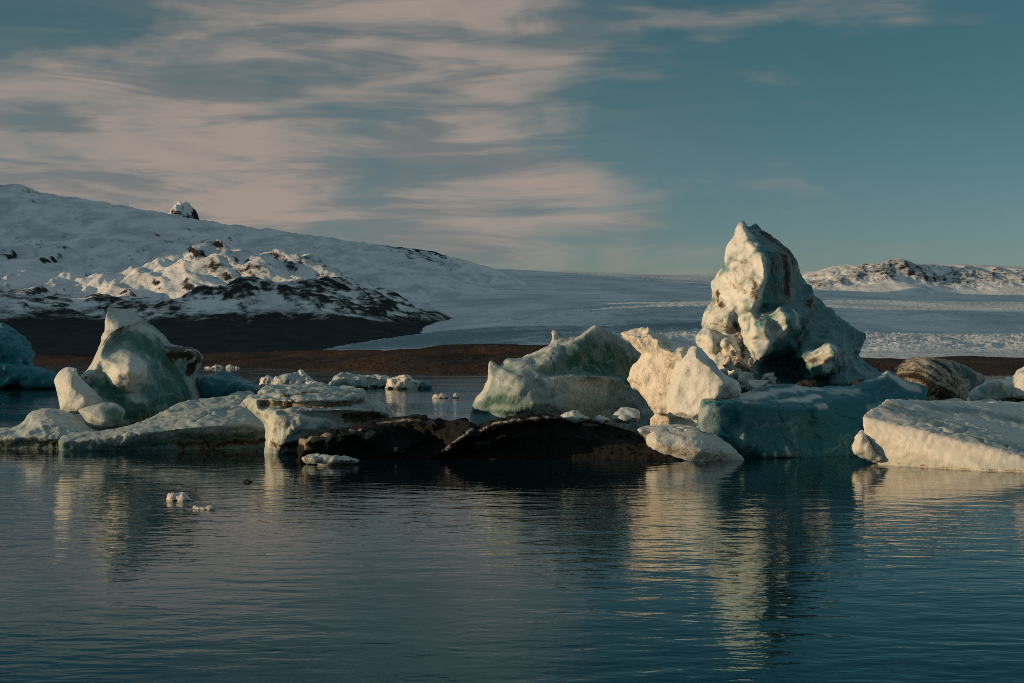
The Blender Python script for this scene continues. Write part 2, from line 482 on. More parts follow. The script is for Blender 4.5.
def sculpt(name, D0, hulls, voxel=0.07, smooth=4, noise=(0.25, 0.5), mid=(0.07, 2.0), scallop=(0.0, 1.6),
           small=(0.02, 6.0), facet=(0.10, 0.5), chip=(0.035, 1.5), crack=(.08, .8), seed=1, mat=None, base=(0.15, 0.0, 0.0), paints=(), wet=0.35, strata=None):
    bm = bmesh.new()
    for h in hulls:
        if isinstance(h, tuple):                # a relief
            vs = [bm.verts.new(tuple(v)) for v in h[0]]
            for f in h[1]:
                try:
                    bm.faces.new([vs[i] for i in f])
                except ValueError:
                    pass
            for v in vs:
                if not v.link_faces:
                    bm.verts.remove(v)
            continue
        vs = [bm.verts.new(tuple(P(D0, p))) for p in h]
        r = bmesh.ops.convex_hull(bm, input=vs)
        junk = [e for e in r['geom_interior'] if isinstance(e, bmesh.types.BMVert)]
        junk += [v for v in vs if v.is_valid and not v.link_faces and v not in junk]
        bmesh.ops.delete(bm, geom=junk, context='VERTS')
    bmesh.ops.recalc_face_normals(bm, faces=bm.faces)
    me = bpy.data.meshes.new(name)
    bm.to_mesh(me)
    bm.free()
    ob = bpy.data.objects.new(name, me)
    COL.objects.link(ob)
    md = ob.modifiers.new('r', 'REMESH')
    md.mode = 'VOXEL'
    md.voxel_size = voxel
    md.adaptivity = 0
    dg = bpy.context.evaluated_depsgraph_get()
    nm = bpy.data.meshes.new_from_object(ob.evaluated_get(dg))
    ob.modifiers.clear()
    ob.data = nm
    bpy.data.meshes.remove(me)
    nm.name = name
    n = len(nm.vertices)
    co = np.empty(n * 3); nm.vertices.foreach_get('co', co); co = co.reshape(-1, 3)
    ed = np.empty(len(nm.edges) * 2, dtype=np.int32); nm.edges.foreach_get('vertices', ed); ed = ed.reshape(-1, 2)

    def normals():
        nm.vertices.foreach_set('co', co.ravel()); nm.update()
        no = np.empty(n * 3); nm.vertices.foreach_get('normal', no)
        return no.reshape(-1, 3)

    def lap(v, it):
        deg = np.bincount(ed.ravel(), minlength=n).astype(float)
        deg[deg == 0] = 1
        for _ in range(it):
            a = np.stack([np.bincount(ed[:, 0], v[ed[:, 1], k], n) + np.bincount(ed[:, 1], v[ed[:, 0], k], n) for k in range(3)], 1)
            v = v * 0.4 + 0.6 * a / deg[:, None]
        return v
    co = lap(co, smooth)
    no = normals()
    if noise[0]:
        co = co + no * (noise[0] * fbm(co * noise[1], 3, seed) * 1.6)[:, None]
        no = normals()
    for amp_, fr_ in (facet, chip):
        if amp_:
            wp = co * fr_ + np.stack([fbm(co * .7, 2, seed + q) for q in (81, 82, 83)], 1) * .35 * fr_ / .55
            co = co + no * (amp_ * facets(wp, seed + 13))[:, None]
            co = lap(co, 1)
            no = normals()
    if scallop[0]:
        wv = worley(co * scallop[1] + fbm(co * 1.5, 2, seed + 5)[:, None] * 0.4, seed + 3)
        co = co + no * (scallop[0] * (wv - 0.5))[:, None]
        no = normals()
    if strata:
        amp, fr, tilt = strata
        hgt = co[:, 2] + tilt * co[:, 0] + 0.35 * fbm(co * 0.4, 2, seed + 31)
        co = co + no * (amp * fbm(np.stack([hgt * fr, hgt * 0 + 3.3, co[:, 0] * 0.15], 1), 3, seed + 9))[:, None] * 1.5
        no = normals()
    if crack:
        cw = co * crack[1] + np.stack([fbm(co * 1.1, 3, seed + q) for q in (91, 92, 93)], 1) * .5
        cw[:, 2] *= .6
        ck = np.abs(perlin(cw, seed + 51))
        co = co - no * (crack[0] * sstep(.05, 0, ck) * sstep(-.1, .25, fbm(co * .5, 2, seed + 52)))[:, None]
        no = normals()
    co = co + no * (mid[0] * fbm(co * mid[1], 3, seed + 40) * 1.5)[:, None]
    no = normals()
    if small[0]:
        co = co + no * (small[0] * fbm(co * small[1], 2, seed + 60) * 1.5)[:, None]
        no = normals()
    nm.polygons.foreach_set('use_smooth', np.ones(len(nm.polygons), dtype=bool))
    # ice types and dirt per vertex; teal and white also stand for shade and sun
    pa = np.zeros((n, 4)); pa[:, :3] = base; pa[:, 3] = 1
    wz = sstep(0.45, 0.05, co[:, 2] + 0.25 * fbm(co * 0.8, 2, seed + 2))
    pa[:, 0] = np.clip(pa[:, 0] + wz * wet, 0, 1)
    if paints:
        bvh = BVHTree.FromPolygons([tuple(v) for v in co], [tuple(p.vertices) for p in nm.polygons])
        dn = fbm(co * 0.9, 4, seed + 77)
        dn2 = fbm(co * 4.0, 3, seed + 78)
        wv3 = np.stack([fbm(co * 1.1, 4, seed + q) for q in (171, 172, 173)], 1)
        for ch, val, rad, pts in paints:
            hp = []
            for q in range(len(pts)):
                a = np.array(pts[q], float)
                b = np.array(pts[min(q + 1, len(pts) - 1)], float)
                m = max(1, int(np.hypot(*(b - a)) / max(2.0, rad * 0.5)))
                for k in range(m):
                    s = a + (b - a) * k / m
                    hit = bvh.ray_cast(Vector(CAM), Vector(ray(*s)))
                    if hit[0] is not None:
                        hp.append(np.array(hit[0]))
            if not hp:
                continue
            d = np.full(n, 1e9)
            R = rad * D0 / F
            cw = co + wv3 * min(1.6 * R, .35)
            for h in hp:
                d = np.minimum(d, ((cw - h) ** 2).sum(1))
            f = sstep(1.0 if ch == 'd' else 1.2, 0.25 if ch == 'd' else 0.2, np.sqrt(d) / R + dn * (0.9 if ch == 'd' else .6) + dn2 * 0.5)
            ci = 'cgd'.index(ch)
            pa[:, ci] = np.clip(pa[:, ci] * (1 - f) + val * f, 0, 1) if val < 0.999 else np.maximum(pa[:, ci], f)
            if ch == 'c' and val == 0:
                pa[:, 1] *= (1 - f)
    at_ = nm.attributes.new('paint', 'FLOAT_COLOR', 'POINT')
    at_.data.foreach_set('color', pa.ravel())
    if mat:
        nm.materials.append(mat)
    return ob


def recentre(o):
    """move the origin to the foot of the thing"""
    me = o.data
    n = len(me.vertices)
    co = np.empty(n * 3); me.vertices.foreach_get('co', co); co = co.reshape(-1, 3)
    c = (co.min(0) + co.max(0)) / 2
    c[2] = max(co[:, 2].min(), 0.0)
    me.vertices.foreach_set('co', (co - c).ravel()); me.update()
    o.location = c


def tag(o, label, cat, group=None):
    if o.type == 'MESH':
        recentre(o)
    o['label'] = label
    o['category'] = cat
    if group:
        o['group'] = group
    return o


def thing(name, label, cat, loc, group=None):
    o = bpy.data.objects.new(name, None)
    o.empty_display_size = 0.3
    COL.objects.link(o)
    o.location = loc
    return tag(o, label, cat, group)


def part(o, parent):
    o.parent = parent
    me = o.data
    n = len(me.vertices)
    co = np.empty(n * 3); me.vertices.foreach_get('co', co); co = co.reshape(-1, 3)
    me.vertices.foreach_set('co', (co - np.array(parent.location)).ravel()); me.update()
    return o


def foot(px, D):
    v = at(px, HOR + 5, D); v[2] = 0
    return tuple(v)

G_BIG = 'icebergs grounded in a row across the lagoon'
G_RAFT = 'low rafts of ice along the waterline'
G_FAR = 'small bergs drifting behind the row'
G_BIT = 'loose bits of floating ice'
G_SHORE = 'ice bits stranded along the far shore'

# --- spire on the left
D = 52
spire = thing('iceberg', 'sharp leaning ice spire with green hollows and a brown lump on its shaded side', 'iceberg', foot(130, D), G_BIG)
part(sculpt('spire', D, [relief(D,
    [(106, 306, .2), (109, 304, .2), (113, 306, .3), (120, 308, .5), (130, 309, .9), (137, 312, 1.2), (142, 318, 1.5), (147, 321, 1.7), (153, 324, 1.9), (160, 330, 2.2), (166, 336, 2.5),
     (170, 343, 2.7), (178, 345, 2.6), (190, 346, 2.6), (199, 350, 2.8), (204, 356, 3.0), (203, 364, 3.0), (197, 373, 3.0), (196, 385, 3.2), (203, 398, 3.4), (207, None, 3.6), (86, None, -.8),
     (88, 400, -1.4), (84, 388, -1.2), (80, 377, -.9), (86, 371, -.8), (92, 362, -.6), (97, 350, -.4), (100, 340, -.2), (103, 330, 0), (105, 316, .1)],
    [[(86, 376, -1.2), (95, 368, -1.3), (100, 357, -1.2), (104, 346, -1.0), (110, 337, -.7), (119, 330, -.3), (130, 325, .2), (138, 321, .7), (143, 319, 1.2)],
     [(106, 350, -.6), (112, 341, -.3), (121, 334, 0), (132, 328, .5), (141, 324, 1.2)], [(120, 350, -.8), (135, 345, -.3), (150, 340, .7), (160, 350, 1.3)], [(150, 358, .3), (170, 360, 1.9), (185, 372, 2.3)],
     [(103, 369, -1.2), (115, 364, -1.6), (128, 361, -1.7), (140, 360, -1.3), (149, 366, -.7), (151, 376, -.5), (142, 384, -1.0), (130, 389, -1.4), (115, 384, -1.6), (103, 369, -1.21)], [(118, 373, -1.9), (130, 372, -2.0), (138, 374, -1.7)],
     [(90, 380, -1.2), (100, 378, -1.0), (108, 387, -1.2), (122, 395, -1.3), (140, 395, -.9), (156, 388, -.2)],
     [(100, 400, -1.6), (120, 408, -1.7), (145, 402, -1.0), (165, 396, 0), (182, 392, 1.3)], [(190, 405, 1.8), (170, 412, .2), (150, 415, -.6), (130, 424, -1.4), (110, 425, -1.9)], [(160, 428, -.5), (185, 425, 1.4)],
     [(176, 352, 2.0), (190, 352, 2.0), (197, 360, 2.3), (186, 366, 2.3)]], T=3.5)],
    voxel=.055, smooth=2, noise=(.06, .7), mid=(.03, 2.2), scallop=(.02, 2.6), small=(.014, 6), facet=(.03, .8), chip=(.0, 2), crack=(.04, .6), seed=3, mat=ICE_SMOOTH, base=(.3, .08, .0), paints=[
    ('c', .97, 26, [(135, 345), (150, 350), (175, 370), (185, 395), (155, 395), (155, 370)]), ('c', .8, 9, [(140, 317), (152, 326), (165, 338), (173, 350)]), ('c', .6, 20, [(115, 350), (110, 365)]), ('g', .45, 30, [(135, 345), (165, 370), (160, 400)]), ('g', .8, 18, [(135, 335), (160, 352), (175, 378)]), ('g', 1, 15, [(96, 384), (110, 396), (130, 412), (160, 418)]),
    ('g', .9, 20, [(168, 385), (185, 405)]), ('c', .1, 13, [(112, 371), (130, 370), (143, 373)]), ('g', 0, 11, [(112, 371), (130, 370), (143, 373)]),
    ('d', .75, 2.6, [(103, 345), (110, 335), (120, 329), (132, 324), (141, 321), (146, 326)]), ('d', .6, 4, [(86, 378), (91, 380)]),
    ('d', .62, 7, [(150, 405), (148, 420), (135, 425)]), ('d', .5, 9, [(180, 395), (192, 410)]), ('d', 1, 15, [(176, 350), (184, 352), (192, 354), (198, 360), (194, 367)])]), spire)
part(sculpt('pale_lobe', D, [relief(D - 1.6,
    [(54, 380, .3), (57, 375, .3), (60, 371, .3), (68, 367, .3), (76, 368, .2), (79, 376, .1), (86, 383, 0), (95, 391, 0), (104, 400, 0), (102, 409, 0), (92, 413, 0), (76, 415, .1), (60, 411, .2), (57, 396, .3)],
    [[(59, 379, 0), (67, 372, -.05), (74, 374, -.1)], [(60, 392, 0), (64, 405, -.1), (78, 410, -.3), (92, 406, -.3)], [(72, 388, -.3), (84, 398, -.4)]], T=1.1)],
    voxel=.045, smooth=2, seed=6, noise=(.04, .8), mid=(.02, 2.5), scallop=(.015, 3), small=(.008, 7), facet=(.02, 1), chip=(0, 1), crack=None, mat=ICE_SMOOTH, base=(.22, .08, 0), wet=0, paints=[('c', .5, 7, [(98, 398), (101, 406)])]), spire)
part(sculpt('green_foot', D, [relief(D - 2.9,
    [(77, 410, .3), (88, 406, .3), (104, 402, .3), (116, 403, .3), (124, 408, .3), (126, 413, .3), (122, 421, .2), (112, 428, .1), (98, 430, .1), (88, 426, .2)],
    [[(84, 412, 0), (100, 408, -.1), (115, 409, 0)], [(90, 420, -.2), (105, 422, -.35), (117, 417, -.1)]], T=.9)],
    voxel=.045, smooth=2, seed=7, noise=(.04, .8), mid=(.02, 2.5), scallop=(.015, 3), small=(.008, 7), facet=(.02, 1), chip=(0, 1), crack=None, mat=ICE_SMOOTH, base=(.4, .3, 0), wet=0, paints=[('g', .8, 7, [(112, 412), (118, 418)])]), spire)

# --- low rafts on the left
tag(sculpt('ice_raft', 48.5, [relief(48.5,
    [(-60, 434, .8), (-20, 430, .8), (0, 428, .9), (12, 428, .9), (22, 424, 1.0), (28, 416, 1.3), (33, 411, 1.5), (40, 409, 1.6), (50, 409, 1.6), (60, 411, 1.6), (72, 415, 1.5), (84, 422, 1.3), (94, 426, 1.2),
     (100, 432, .8), (96, 444, .3), (84, None, 0), (-60, None, -.2)],
    [[(22, 429, .1), (40, 428, -.2), (60, 429, -.1), (85, 431, .3)], [(32, 416, 1.0), (45, 414, .9), (60, 417, .9), (75, 422, .8)], [(30, 431, -.4), (42, 425, -.3), (56, 425, -.2), (70, 430, -.1)],
     [(-20, 437, -.4), (20, 437.5, -.6), (55, 438, -.5), (85, 440, -.2)], [(-20, 445, -.2), (55, 446, -.3)]], T=2.5)],
    voxel=.05, seed=11, smooth=1, noise=(.06, .7), mid=(.035, 2.4), scallop=(.035, 2.6), small=(.018, 6), facet=(.05, .8), chip=(.02, 2), mat=ICE, base=(.4, .03, .14), wet=.5,
           paints=[('d', .5, 5, [(0, 446), (60, 444)]), ('c', .8, 7, [(-10, 449), (80, 449)])]),
    'low rounded grey raft at the left edge, below the pale lobe of the spire', 'ice raft', G_RAFT)
tag(sculpt('ice_raft', 47.5, [relief(47.5,
    [(58, 441, -.6), (62, 436, -.3), (75, 432, 0), (100, 430, .3), (120, 427, .5), (135, 424, .8), (150, 417, 1.4), (165, 410, 2.0), (180, 403, 2.7), (200, 400, 3.2), (225, 396, 3.7), (240, 391, 4.1), (250, 390, 4.2),
     (257, 396, 4.0), (263, 404, 3.5), (268, 415, 2.6), (270, 425, 1.8), (272, 440, 1), (273, None, 1), (58, None, -.4)],
    [[(180, 410, 1.8), (195, 408, 2.1), (215, 404, 2.5), (235, 400, 3.0), (250, 399, 3.4)], [(150, 423, .4), (175, 414.5, .9), (200, 410.5, 1.3), (225, 407.5, 1.7), (240, 409, 1.6), (256, 414, 1.5)],
     [(62, 441, -.9), (100, 438, -.8), (140, 433, -.7), (180, 428, -.5), (220, 425, -.2), (250, 424, .2), (266, 428, .4)], [(62, 447, -.8), (100, 449, -.6), (150, 448, -.2), (200, 446, .3), (250, 444, .8)],
     [(120, 433, -.3), (150, 427, 0), (185, 420, .3), (220, 416, .8)], [(90, 434, -.2), (115, 431, .1)]], T=3)],
    voxel=.055, seed=13, smooth=1, noise=(.06, .7), mid=(.035, 2.4), scallop=(.035, 2.6), small=(.018, 6), facet=(.05, .8), chip=(.02, 2), mat=ICE, base=(.5, .05, .16), wet=.5, paints=[
    ('g', .75, 12, [(150, 440), (200, 440), (255, 436)]), ('d', .62, 9, [(180, 446), (265, 440)]), ('c', .9, 7, [(60, 447), (260, 449)]),  # foot darkened for its undercut shade as well as wet ice
    ('d', .42, 5, [(140, 420), (190, 412), (235, 408)])]),
    'long grey raft sloping up to the right in front of the ice spire', 'ice raft', G_RAFT)
tag(sculpt('ice_raft', 57, [L([(185, 372), (205, 374), (235, 379), (254, 384), (266, 391), (250, 402), (190, 406)], 0, 2, .7), 
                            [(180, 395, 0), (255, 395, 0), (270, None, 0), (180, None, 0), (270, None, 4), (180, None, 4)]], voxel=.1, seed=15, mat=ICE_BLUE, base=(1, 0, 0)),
    'smooth dark blue raft lying in the shadow behind the spire', 'ice raft', G_RAFT)

# --- layered block in the middle left
D = 46
tag(sculpt('layered_iceberg', D, [relief(D,
    [(239, 405, .3), (243, 399, .5), (249, 394, .8), (253, 392, .9), (256, 395, 1.0), (262, 389, 1.6), (272, 385, 2.1), (285, 384, 2.4), (300, 383, 2.6), (320, 384, 2.8), (340, 386, 2.8), (352, 387, 2.7), (362, 389, 2.5),
     (367, 394, 2.2), (365, 400, 2.0), (378, 401, 2.3), (388, 405, 2.3), (393, 412, 2.1), (397, 419, 2.0), (406, 424, 2.0), (425, 430, 2.0), (428, None, 2.0), (266, None, .2), (266, 440, 0), (264, 424, .1), (252, 413, .2)],
    [[(256, 399, -.1), (275, 400, -.6), (300, 401, -.7), (330, 400, -.3), (355, 399, .4), (364, 397, 1.2)], [(268, 391, 1.0), (300, 390, 1.2), (340, 392, 1.5)], [(280, 396, .1), (310, 394, .3), (330, 396, .4)],
     [(262, 404, .4), (290, 405, .2), (320, 404, .4), (350, 403.5, .9), (380, 404, 1.6)], [(258, 411, -.4), (275, 409.5, -.9), (300, 409.5, -.9), (330, 410, -.6), (360, 410, 0), (388, 413, 1.0)],
     [(280, 412.5, -.6), (300, 413, -.5), (330, 414, -.1), (360, 416, .5), (388, 420, 1.2)], [(268, 420, -.6), (270, 435, -.8), (270, 447, -.6)],
     [(277, 415, -1.2), (300, 417, -1.2), (325, 419, -.7), (335, 426, -.3), (338, 440, .2)], [(300, 442, -.9), (282, 446, -1.1)], [(350, 428, .4), (380, 431, 1.0)], [(290, 428, -1.3), (312, 430, -1.1)]], T=3.2)],
    voxel=.05, smooth=1, seed=17, noise=(.08, .8), mid=(.05, 2.6), scallop=(.05, 2.6), small=(.02, 6), facet=(.06, .8), chip=(.03, 2), mat=ICE, base=(.45, .04, .16), wet=.12, paints=[
    ('c', .75, 16, [(350, 392), (375, 412), (385, 425)]), ('c', .15, 10, [(262, 415), (275, 430), (270, 445)]), ('c', .6, 12, [(310, 430), (335, 430)]),  # teal put on the right for its shade, sunlit left lobe paled
    ('d', .5, 5, [(262, 405), (300, 405), (360, 403), (390, 408)]), ('d', .66, 10, [(345, 415), (385, 420), (390, 428)]),
    ('d', .8, 8, [(275, 447), (310, 445), (345, 436)]), ('c', .55, 8, [(310, 392), (360, 396)]), ('g', .45, 10, [(310, 390), (355, 398)]),
    ('d', .6, 4, [(282, 396), (300, 394), (330, 392)])]),
    'layered grey block with a flat top and dirty seams, right of the long raft', 'iceberg', G_BIG)
tag(sculpt('dirty_raft', 43, [relief(43,
    [(297, 442, -.3), (303, 438, -.2), (312, 434, 0), (325, 432, .3), (340, 429, .7), (352, 426, 1.0), (365, 422, 1.3), (380, 419, 1.6), (400, 417, 1.7), (420, 416.5, 1.6), (440, 419, 1.4), (452, 420, 1.2), (465, 419, 1.0),
     (472, 424, .8), (478, 426, .6), (486, 421, .5), (500, 418, .5), (515, 416, .6), (530, 414.5, .8), (545, 414, 1.0), (556, 415, 1.2), (565, 418, 1.4), (585, 418, 1.6), (600, 421, 1.6), (620, 427, 1.5),
     (640, 434, .8), (658, 441, .2), (672, 449, -.2), (684, 457, -.5), (692, 464, -.6), (694, None, -.6), (298, None, -.5)],
    [[(300, 442, -.9), (310, 437, -1.1), (325, 434.5, -1.0), (345, 432, -.6), (360, 430, -.1)], [(305, 449, -1.1), (318, 447, -.8), (335, 444, -.2), (352, 440, .4)], [(328, 438, -.9), (326, 447, -.9)],
     [(300, 458, -.9), (330, 461, -.3), (380, 461, .5), (420, 462, .6)], [(385, 425, .7), (410, 424, .9), (430, 427, .8)], [(390, 440, .6), (420, 442, .9), (436, 446, .9)], [(392, 452, .3), (400, 449, .1), (406, 454, .5)],
     [(441, 453, -.4), (450, 445, -.6), (462, 438, -.5), (473, 428, -.1), (476, 425.5, .3)], [(452, 457, .4), (468, 447, .8), (481, 438, .8)], [(432, 424, .6), (436, 432, .8)],
     [(478, 436, -.3), (486, 427, -.6), (500, 423, -.7), (520, 420, -.6), (540, 418, -.3), (556, 417.5, .2)], [(485, 440, .1), (505, 431, -.1), (530, 426, .2), (555, 424, .7)],
     [(475, 447, -.3), (495, 441, -.4), (515, 436, 0)], [(480, 452, .2), (505, 446, .4)], [(462, 466, -.2), (520, 463, 0), (580, 464, 0), (640, 465, -.5), (680, 466, -.9)], [(560, 435, .6), (600, 440, .6), (640, 448, .1)],
     [(530, 445, .3), (570, 450, .6)], [(575, 426, 1.1), (600, 430, 1.3)]], T=2.6)],
    voxel=.05, smooth=1, seed=23, noise=(.06, .9), mid=(.06, 2.6), scallop=(.05, 3.2), small=(.025, 6), facet=(.06, 1.2), chip=(.05, 3), crack=(.08, 1.2), mat=ICE_WET, base=(.25, 0, .86), wet=.3, paints=[
    ('d', .12, 5, [(299, 442), (312, 438), (336, 436), (358, 432)]), ('d', .25, 4, [(326, 440), (325, 447)]), ('d', .25, 4, [(305, 446), (308, 450)]), ('d', .3, 4, [(336, 440), (345, 438)]),
    ('d', .15, 6, [(480, 430), (492, 424), (515, 421), (535, 419), (552, 417)]), ('d', .2, 4.5, [(443, 450), (460, 440), (473, 428)]), ('d', .25, 4, [(476, 444), (498, 439)]),
    ('d', .25, 3, [(430, 421), (436, 426)]), ('d', .35, 4, [(380, 423), (400, 421), (418, 420)]), ('d', .3, 3, [(396, 451), (404, 452)]), ('d', .4, 5, [(360, 436), (372, 432)]), ('d', .45, 5, [(570, 420), (600, 426)])]),
    'long black silt covered raft with tan crumbs, before the green berg', 'ice raft', G_RAFT)
tag(sculpt('ice_floe', 41.0, [L([(299, 457), (315, 455), (345, 457), (362, 460), (350, 465), (305, 466)], 0, .7, .7)], voxel=.05, smooth=2, seed=25, facet=(.10, 1.3), chip=(.04, 3),
           noise=(.08, 1), mat=ICE, base=(.2, 0, .25)),
    'thin flat grey floe floating against the black raft', 'ice floe', G_BIT)

# --- green berg
D = 49
tag(sculpt('green_iceberg', D, [relief(D,
    [(472, 405, -.9), (476, 397, -.9), (483, 389, -.9), (484, 385, -.8), (487, 378, -.8), (488, 368, -.7), (488, 363, -.6), (491, 359, -.5), (494, 362, -.5), (501, 367, -.5), (503, 360, -.4), (506, 358, -.3),
     (522, 358, 0), (528, 354, .1), (540, 350, .2), (550, 345, .4), (551.5, 339, .5), (552, 330.5, .6), (557, 330, .6), (563, 335.5, .7), (570, 336, .7), (578, 335, .8), (585, 329, .9), (592, 325, 1.0),
     (596, 323, 1.1), (602, 327, 1.3), (608, 331, 1.5), (620, 337, 2.1), (632, 345, 2.6), (642, 353, 3.0), (648, 365, 3.2), (652, 390, 3.0), (660, 420, 2.6), (662, None, 2.4), (470, None, -.8), (471, 412, -1.0)],
    [[(501, 368, -.6), (510, 372, -1.1), (520, 377, -1.5), (540, 378, -1.5), (560, 377, -1.3), (580, 376, -1.0), (605, 377, -.3), (622, 379, .4), (640, 381, 1.6)],
     [(552, 374, -.6), (572, 372.5, -.3), (590, 372, .1), (615, 374.5, .9), (632, 376, 1.8)],
     [(506, 360, -.5), (525, 362, -.8), (540, 366, -.9), (547, 372, -.8)], [(530, 356, -.2), (552, 346, 0), (562, 345, .1), (575, 340, .2), (588, 331, .4), (597, 327, .8)],
     [(550, 358, -.6), (565, 360, -.4), (575, 354, -.2), (584, 345, .1), (594, 336, .5)], [(600, 345, .8), (590, 358, .3), (578, 366, 0)], [(610, 350, 1.3), (625, 360, 1.8)], [(610, 365, 1.1), (565, 368, -.4)],
     [(493, 362, -.6), (502, 368.5, -.9), (512, 376, -1.5), (524, 383, -1.8), (531, 391, -2.0), (533, 402, -2.1)], [(489, 372, -1.0), (497, 380, -1.5), (487, 390, -1.2), (479, 399, -1.2)],
     [(475, 408, -1.3), (500, 412, -1.9), (520, 409, -2.1)], [(495, 382, -1.35), (508, 380, -1.5)], [(498, 394, -1.7), (515, 394, -2.0)],
     [(550, 388, -1.6), (560, 400, -1.5), (566, 406, -1.5)], [(575, 385, -1.0), (590, 396, -.7)], [(605, 388, -.1), (620, 397, .5)], [(635, 400, 1.2), (640, 415, 1.6)], [(600, 410, -.4), (575, 414, -1.2)],
     [(540, 384, -1.4), (546, 396, -1.6)], [(590, 384, -.3), (606, 400, -.1)]], T=4)],
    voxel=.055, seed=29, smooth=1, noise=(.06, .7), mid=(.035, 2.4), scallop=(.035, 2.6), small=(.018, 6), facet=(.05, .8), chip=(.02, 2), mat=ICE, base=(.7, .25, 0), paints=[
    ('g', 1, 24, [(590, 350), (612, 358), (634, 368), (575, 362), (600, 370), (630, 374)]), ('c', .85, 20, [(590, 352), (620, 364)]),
    ('c', .1, 7, [(553, 335), (556, 345), (566, 342), (580, 336), (596, 326)]), ('c', .15, 9, [(530, 356), (545, 350), (556, 350)]), ('c', .3, 9, [(510, 362), (528, 366), (545, 362)]),  # crest and left edges whitened as if sunlit, shaded skirts kept teal
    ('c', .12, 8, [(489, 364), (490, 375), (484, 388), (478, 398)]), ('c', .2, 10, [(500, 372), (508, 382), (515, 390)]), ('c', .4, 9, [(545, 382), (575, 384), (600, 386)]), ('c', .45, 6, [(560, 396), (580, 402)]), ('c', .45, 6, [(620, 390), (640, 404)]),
    ('g', 1, 9, [(486, 404), (500, 401), (515, 399)]), ('g', .9, 4, [(475, 412), (500, 413), (520, 412)]), ('g', .6, 12, [(540, 368), (560, 372)]),
    ('c', .8, 10, [(545, 404), (600, 410), (640, 415)]), ('d', .5, 2, [(598, 327), (608, 331)])]),
    'green translucent berg with a horned crest and pale ragged left edge', 'iceberg', G_BIG)
for (x, y, w, h, dd, lab) in ((575, 417, 16, 4.5, 0, 'pale wet ice lump at the foot of the green berg, leftmost of three'),
                              (602, 419, 9, 4, .2, 'small pale wet ice lump at the foot of the green berg, middle of three'),
                              (628, 417, 15, 5.5, .3, 'pale wet ice lump at the foot of the green berg, nearest the cream block')):
    tag(sculpt('ice_lump', 44.4 + dd, [L([(x - w, y + h * .3), (x - w * .6, y - h * .6), (x, y - h), (x + w * .7, y - h * .3), (x + w, y + h * .5), (x, y + h)], 0, .6, .6)],
               voxel=.05, smooth=2, seed=x, facet=(.10, 1.3), chip=(.04, 3), noise=(.15, 1.2), mat=ICE_BLUE, base=(.35, 0, .15)), lab, 'ice lump', G_BIT)

# --- cream blocks
tag(sculpt('ice_block', 46.6, [
    L([(619, 333), (635, 330), (649, 325), (660, 333), (668, 341), (662, 360), (645, 357), (632, 345)], .4, .9, .6, -.02),
    L([(643, 354), (660, 340), (675, 345), (689, 347), (688, 424), (660, 424), (650, 404), (634, 391), (627, 380), (638, 364)], .3, .9, .8, -.02),
    [(650, 415, .2), (690, 415, -.3), (650, None, .2), (690, None, -.3), (690, None, 2.5), (650, None, 2.5)]],
    voxel=.06, smooth=2, seed=33, noise=(.18, .8), scallop=(.06, 2.8), mid=(.07, 3), small=(.03, 7), mat=ICE_ROUGH, base=(0, 0, .1), paints=[
    ('d', .3, 12, [(668, 355), (660, 385), (666, 412)]), ('d', .3, 8, [(640, 345), (655, 335)]), ('d', .5, 6, [(660, 415), (680, 418)])]),
    'rough pitted cream block leaning left beside the green berg', 'iceberg', G_BIG)
tag(sculpt('ice_block', 45.0, [
    L([(695, 345), (688, 354), (676, 368), (669, 385), (667, 405), (668, 422), (700, 424), (718, 412), (733, 382), (723, 370), (711, 358)], 0, 1.1, .78, -.02),
    [(668, 415, .5), (715, 412, -1), (668, None, .5), (720, None, -1), (720, None, 3), (668, None, 3)],
    L([(710, 400), (722, 372), (738, 378), (742, 392), (725, 405)], -.4, .8, .6, -.02)],
    voxel=.06, smooth=3, seed=35, facet=(.05, .7), chip=(.02, 1.7), noise=(.15, .7), scallop=(.07, 3.0), mid=(.06, 2.4), mat=ICE, base=(.12, 0, 0), paints=[
    ('c', .5, 9, [(712, 362), (716, 378)]), ('d', .4, 4, [(668, 418), (700, 420)])]),
    'smooth pointed pale block between the rough cream block and the tall berg', 'iceberg', G_BIG)
tag(sculpt('ice_tongue', 42.9, [relief(42.9,
    [(635, 429, .4), (640, 427, .5), (648, 426, .7), (660, 424.5, .9), (675, 424.5, 1.0), (690, 426, .9), (702, 428, .8), (712, 432, .4), (722, 438, .1), (732, 446, -.1), (740, 454, -.2), (746, 460, -.3), (748, None, -.3),
     (650, None, .8), (644, 440, .5)],
    [[(640, 431, .1), (655, 430, .2), (675, 429, .4), (690, 430, .3), (703, 433, .2)], [(655, 440, -.4), (680, 437, -.3), (705, 440, -.3), (722, 446, -.2)], [(670, 450, -.5), (700, 452, -.7), (728, 456, -.4)], [(690, 462, -.6), (735, 462, -.3)]], T=2)],
    voxel=.05, smooth=2, seed=37, noise=(.05, .7), mid=(.03, 2), scallop=(.025, 2.5), facet=(.03, .8), chip=(.01, 2), mat=ICE, base=(.2, 0, .2), wet=.3, paints=[('d', .42, 10, [(670, 450), (720, 455)]), ('d', .3, 10, [(650, 430), (690, 432)])]),
    'smooth tan ice tongue sliding down to the water below the cream blocks', 'ice tongue', G_RAFT)

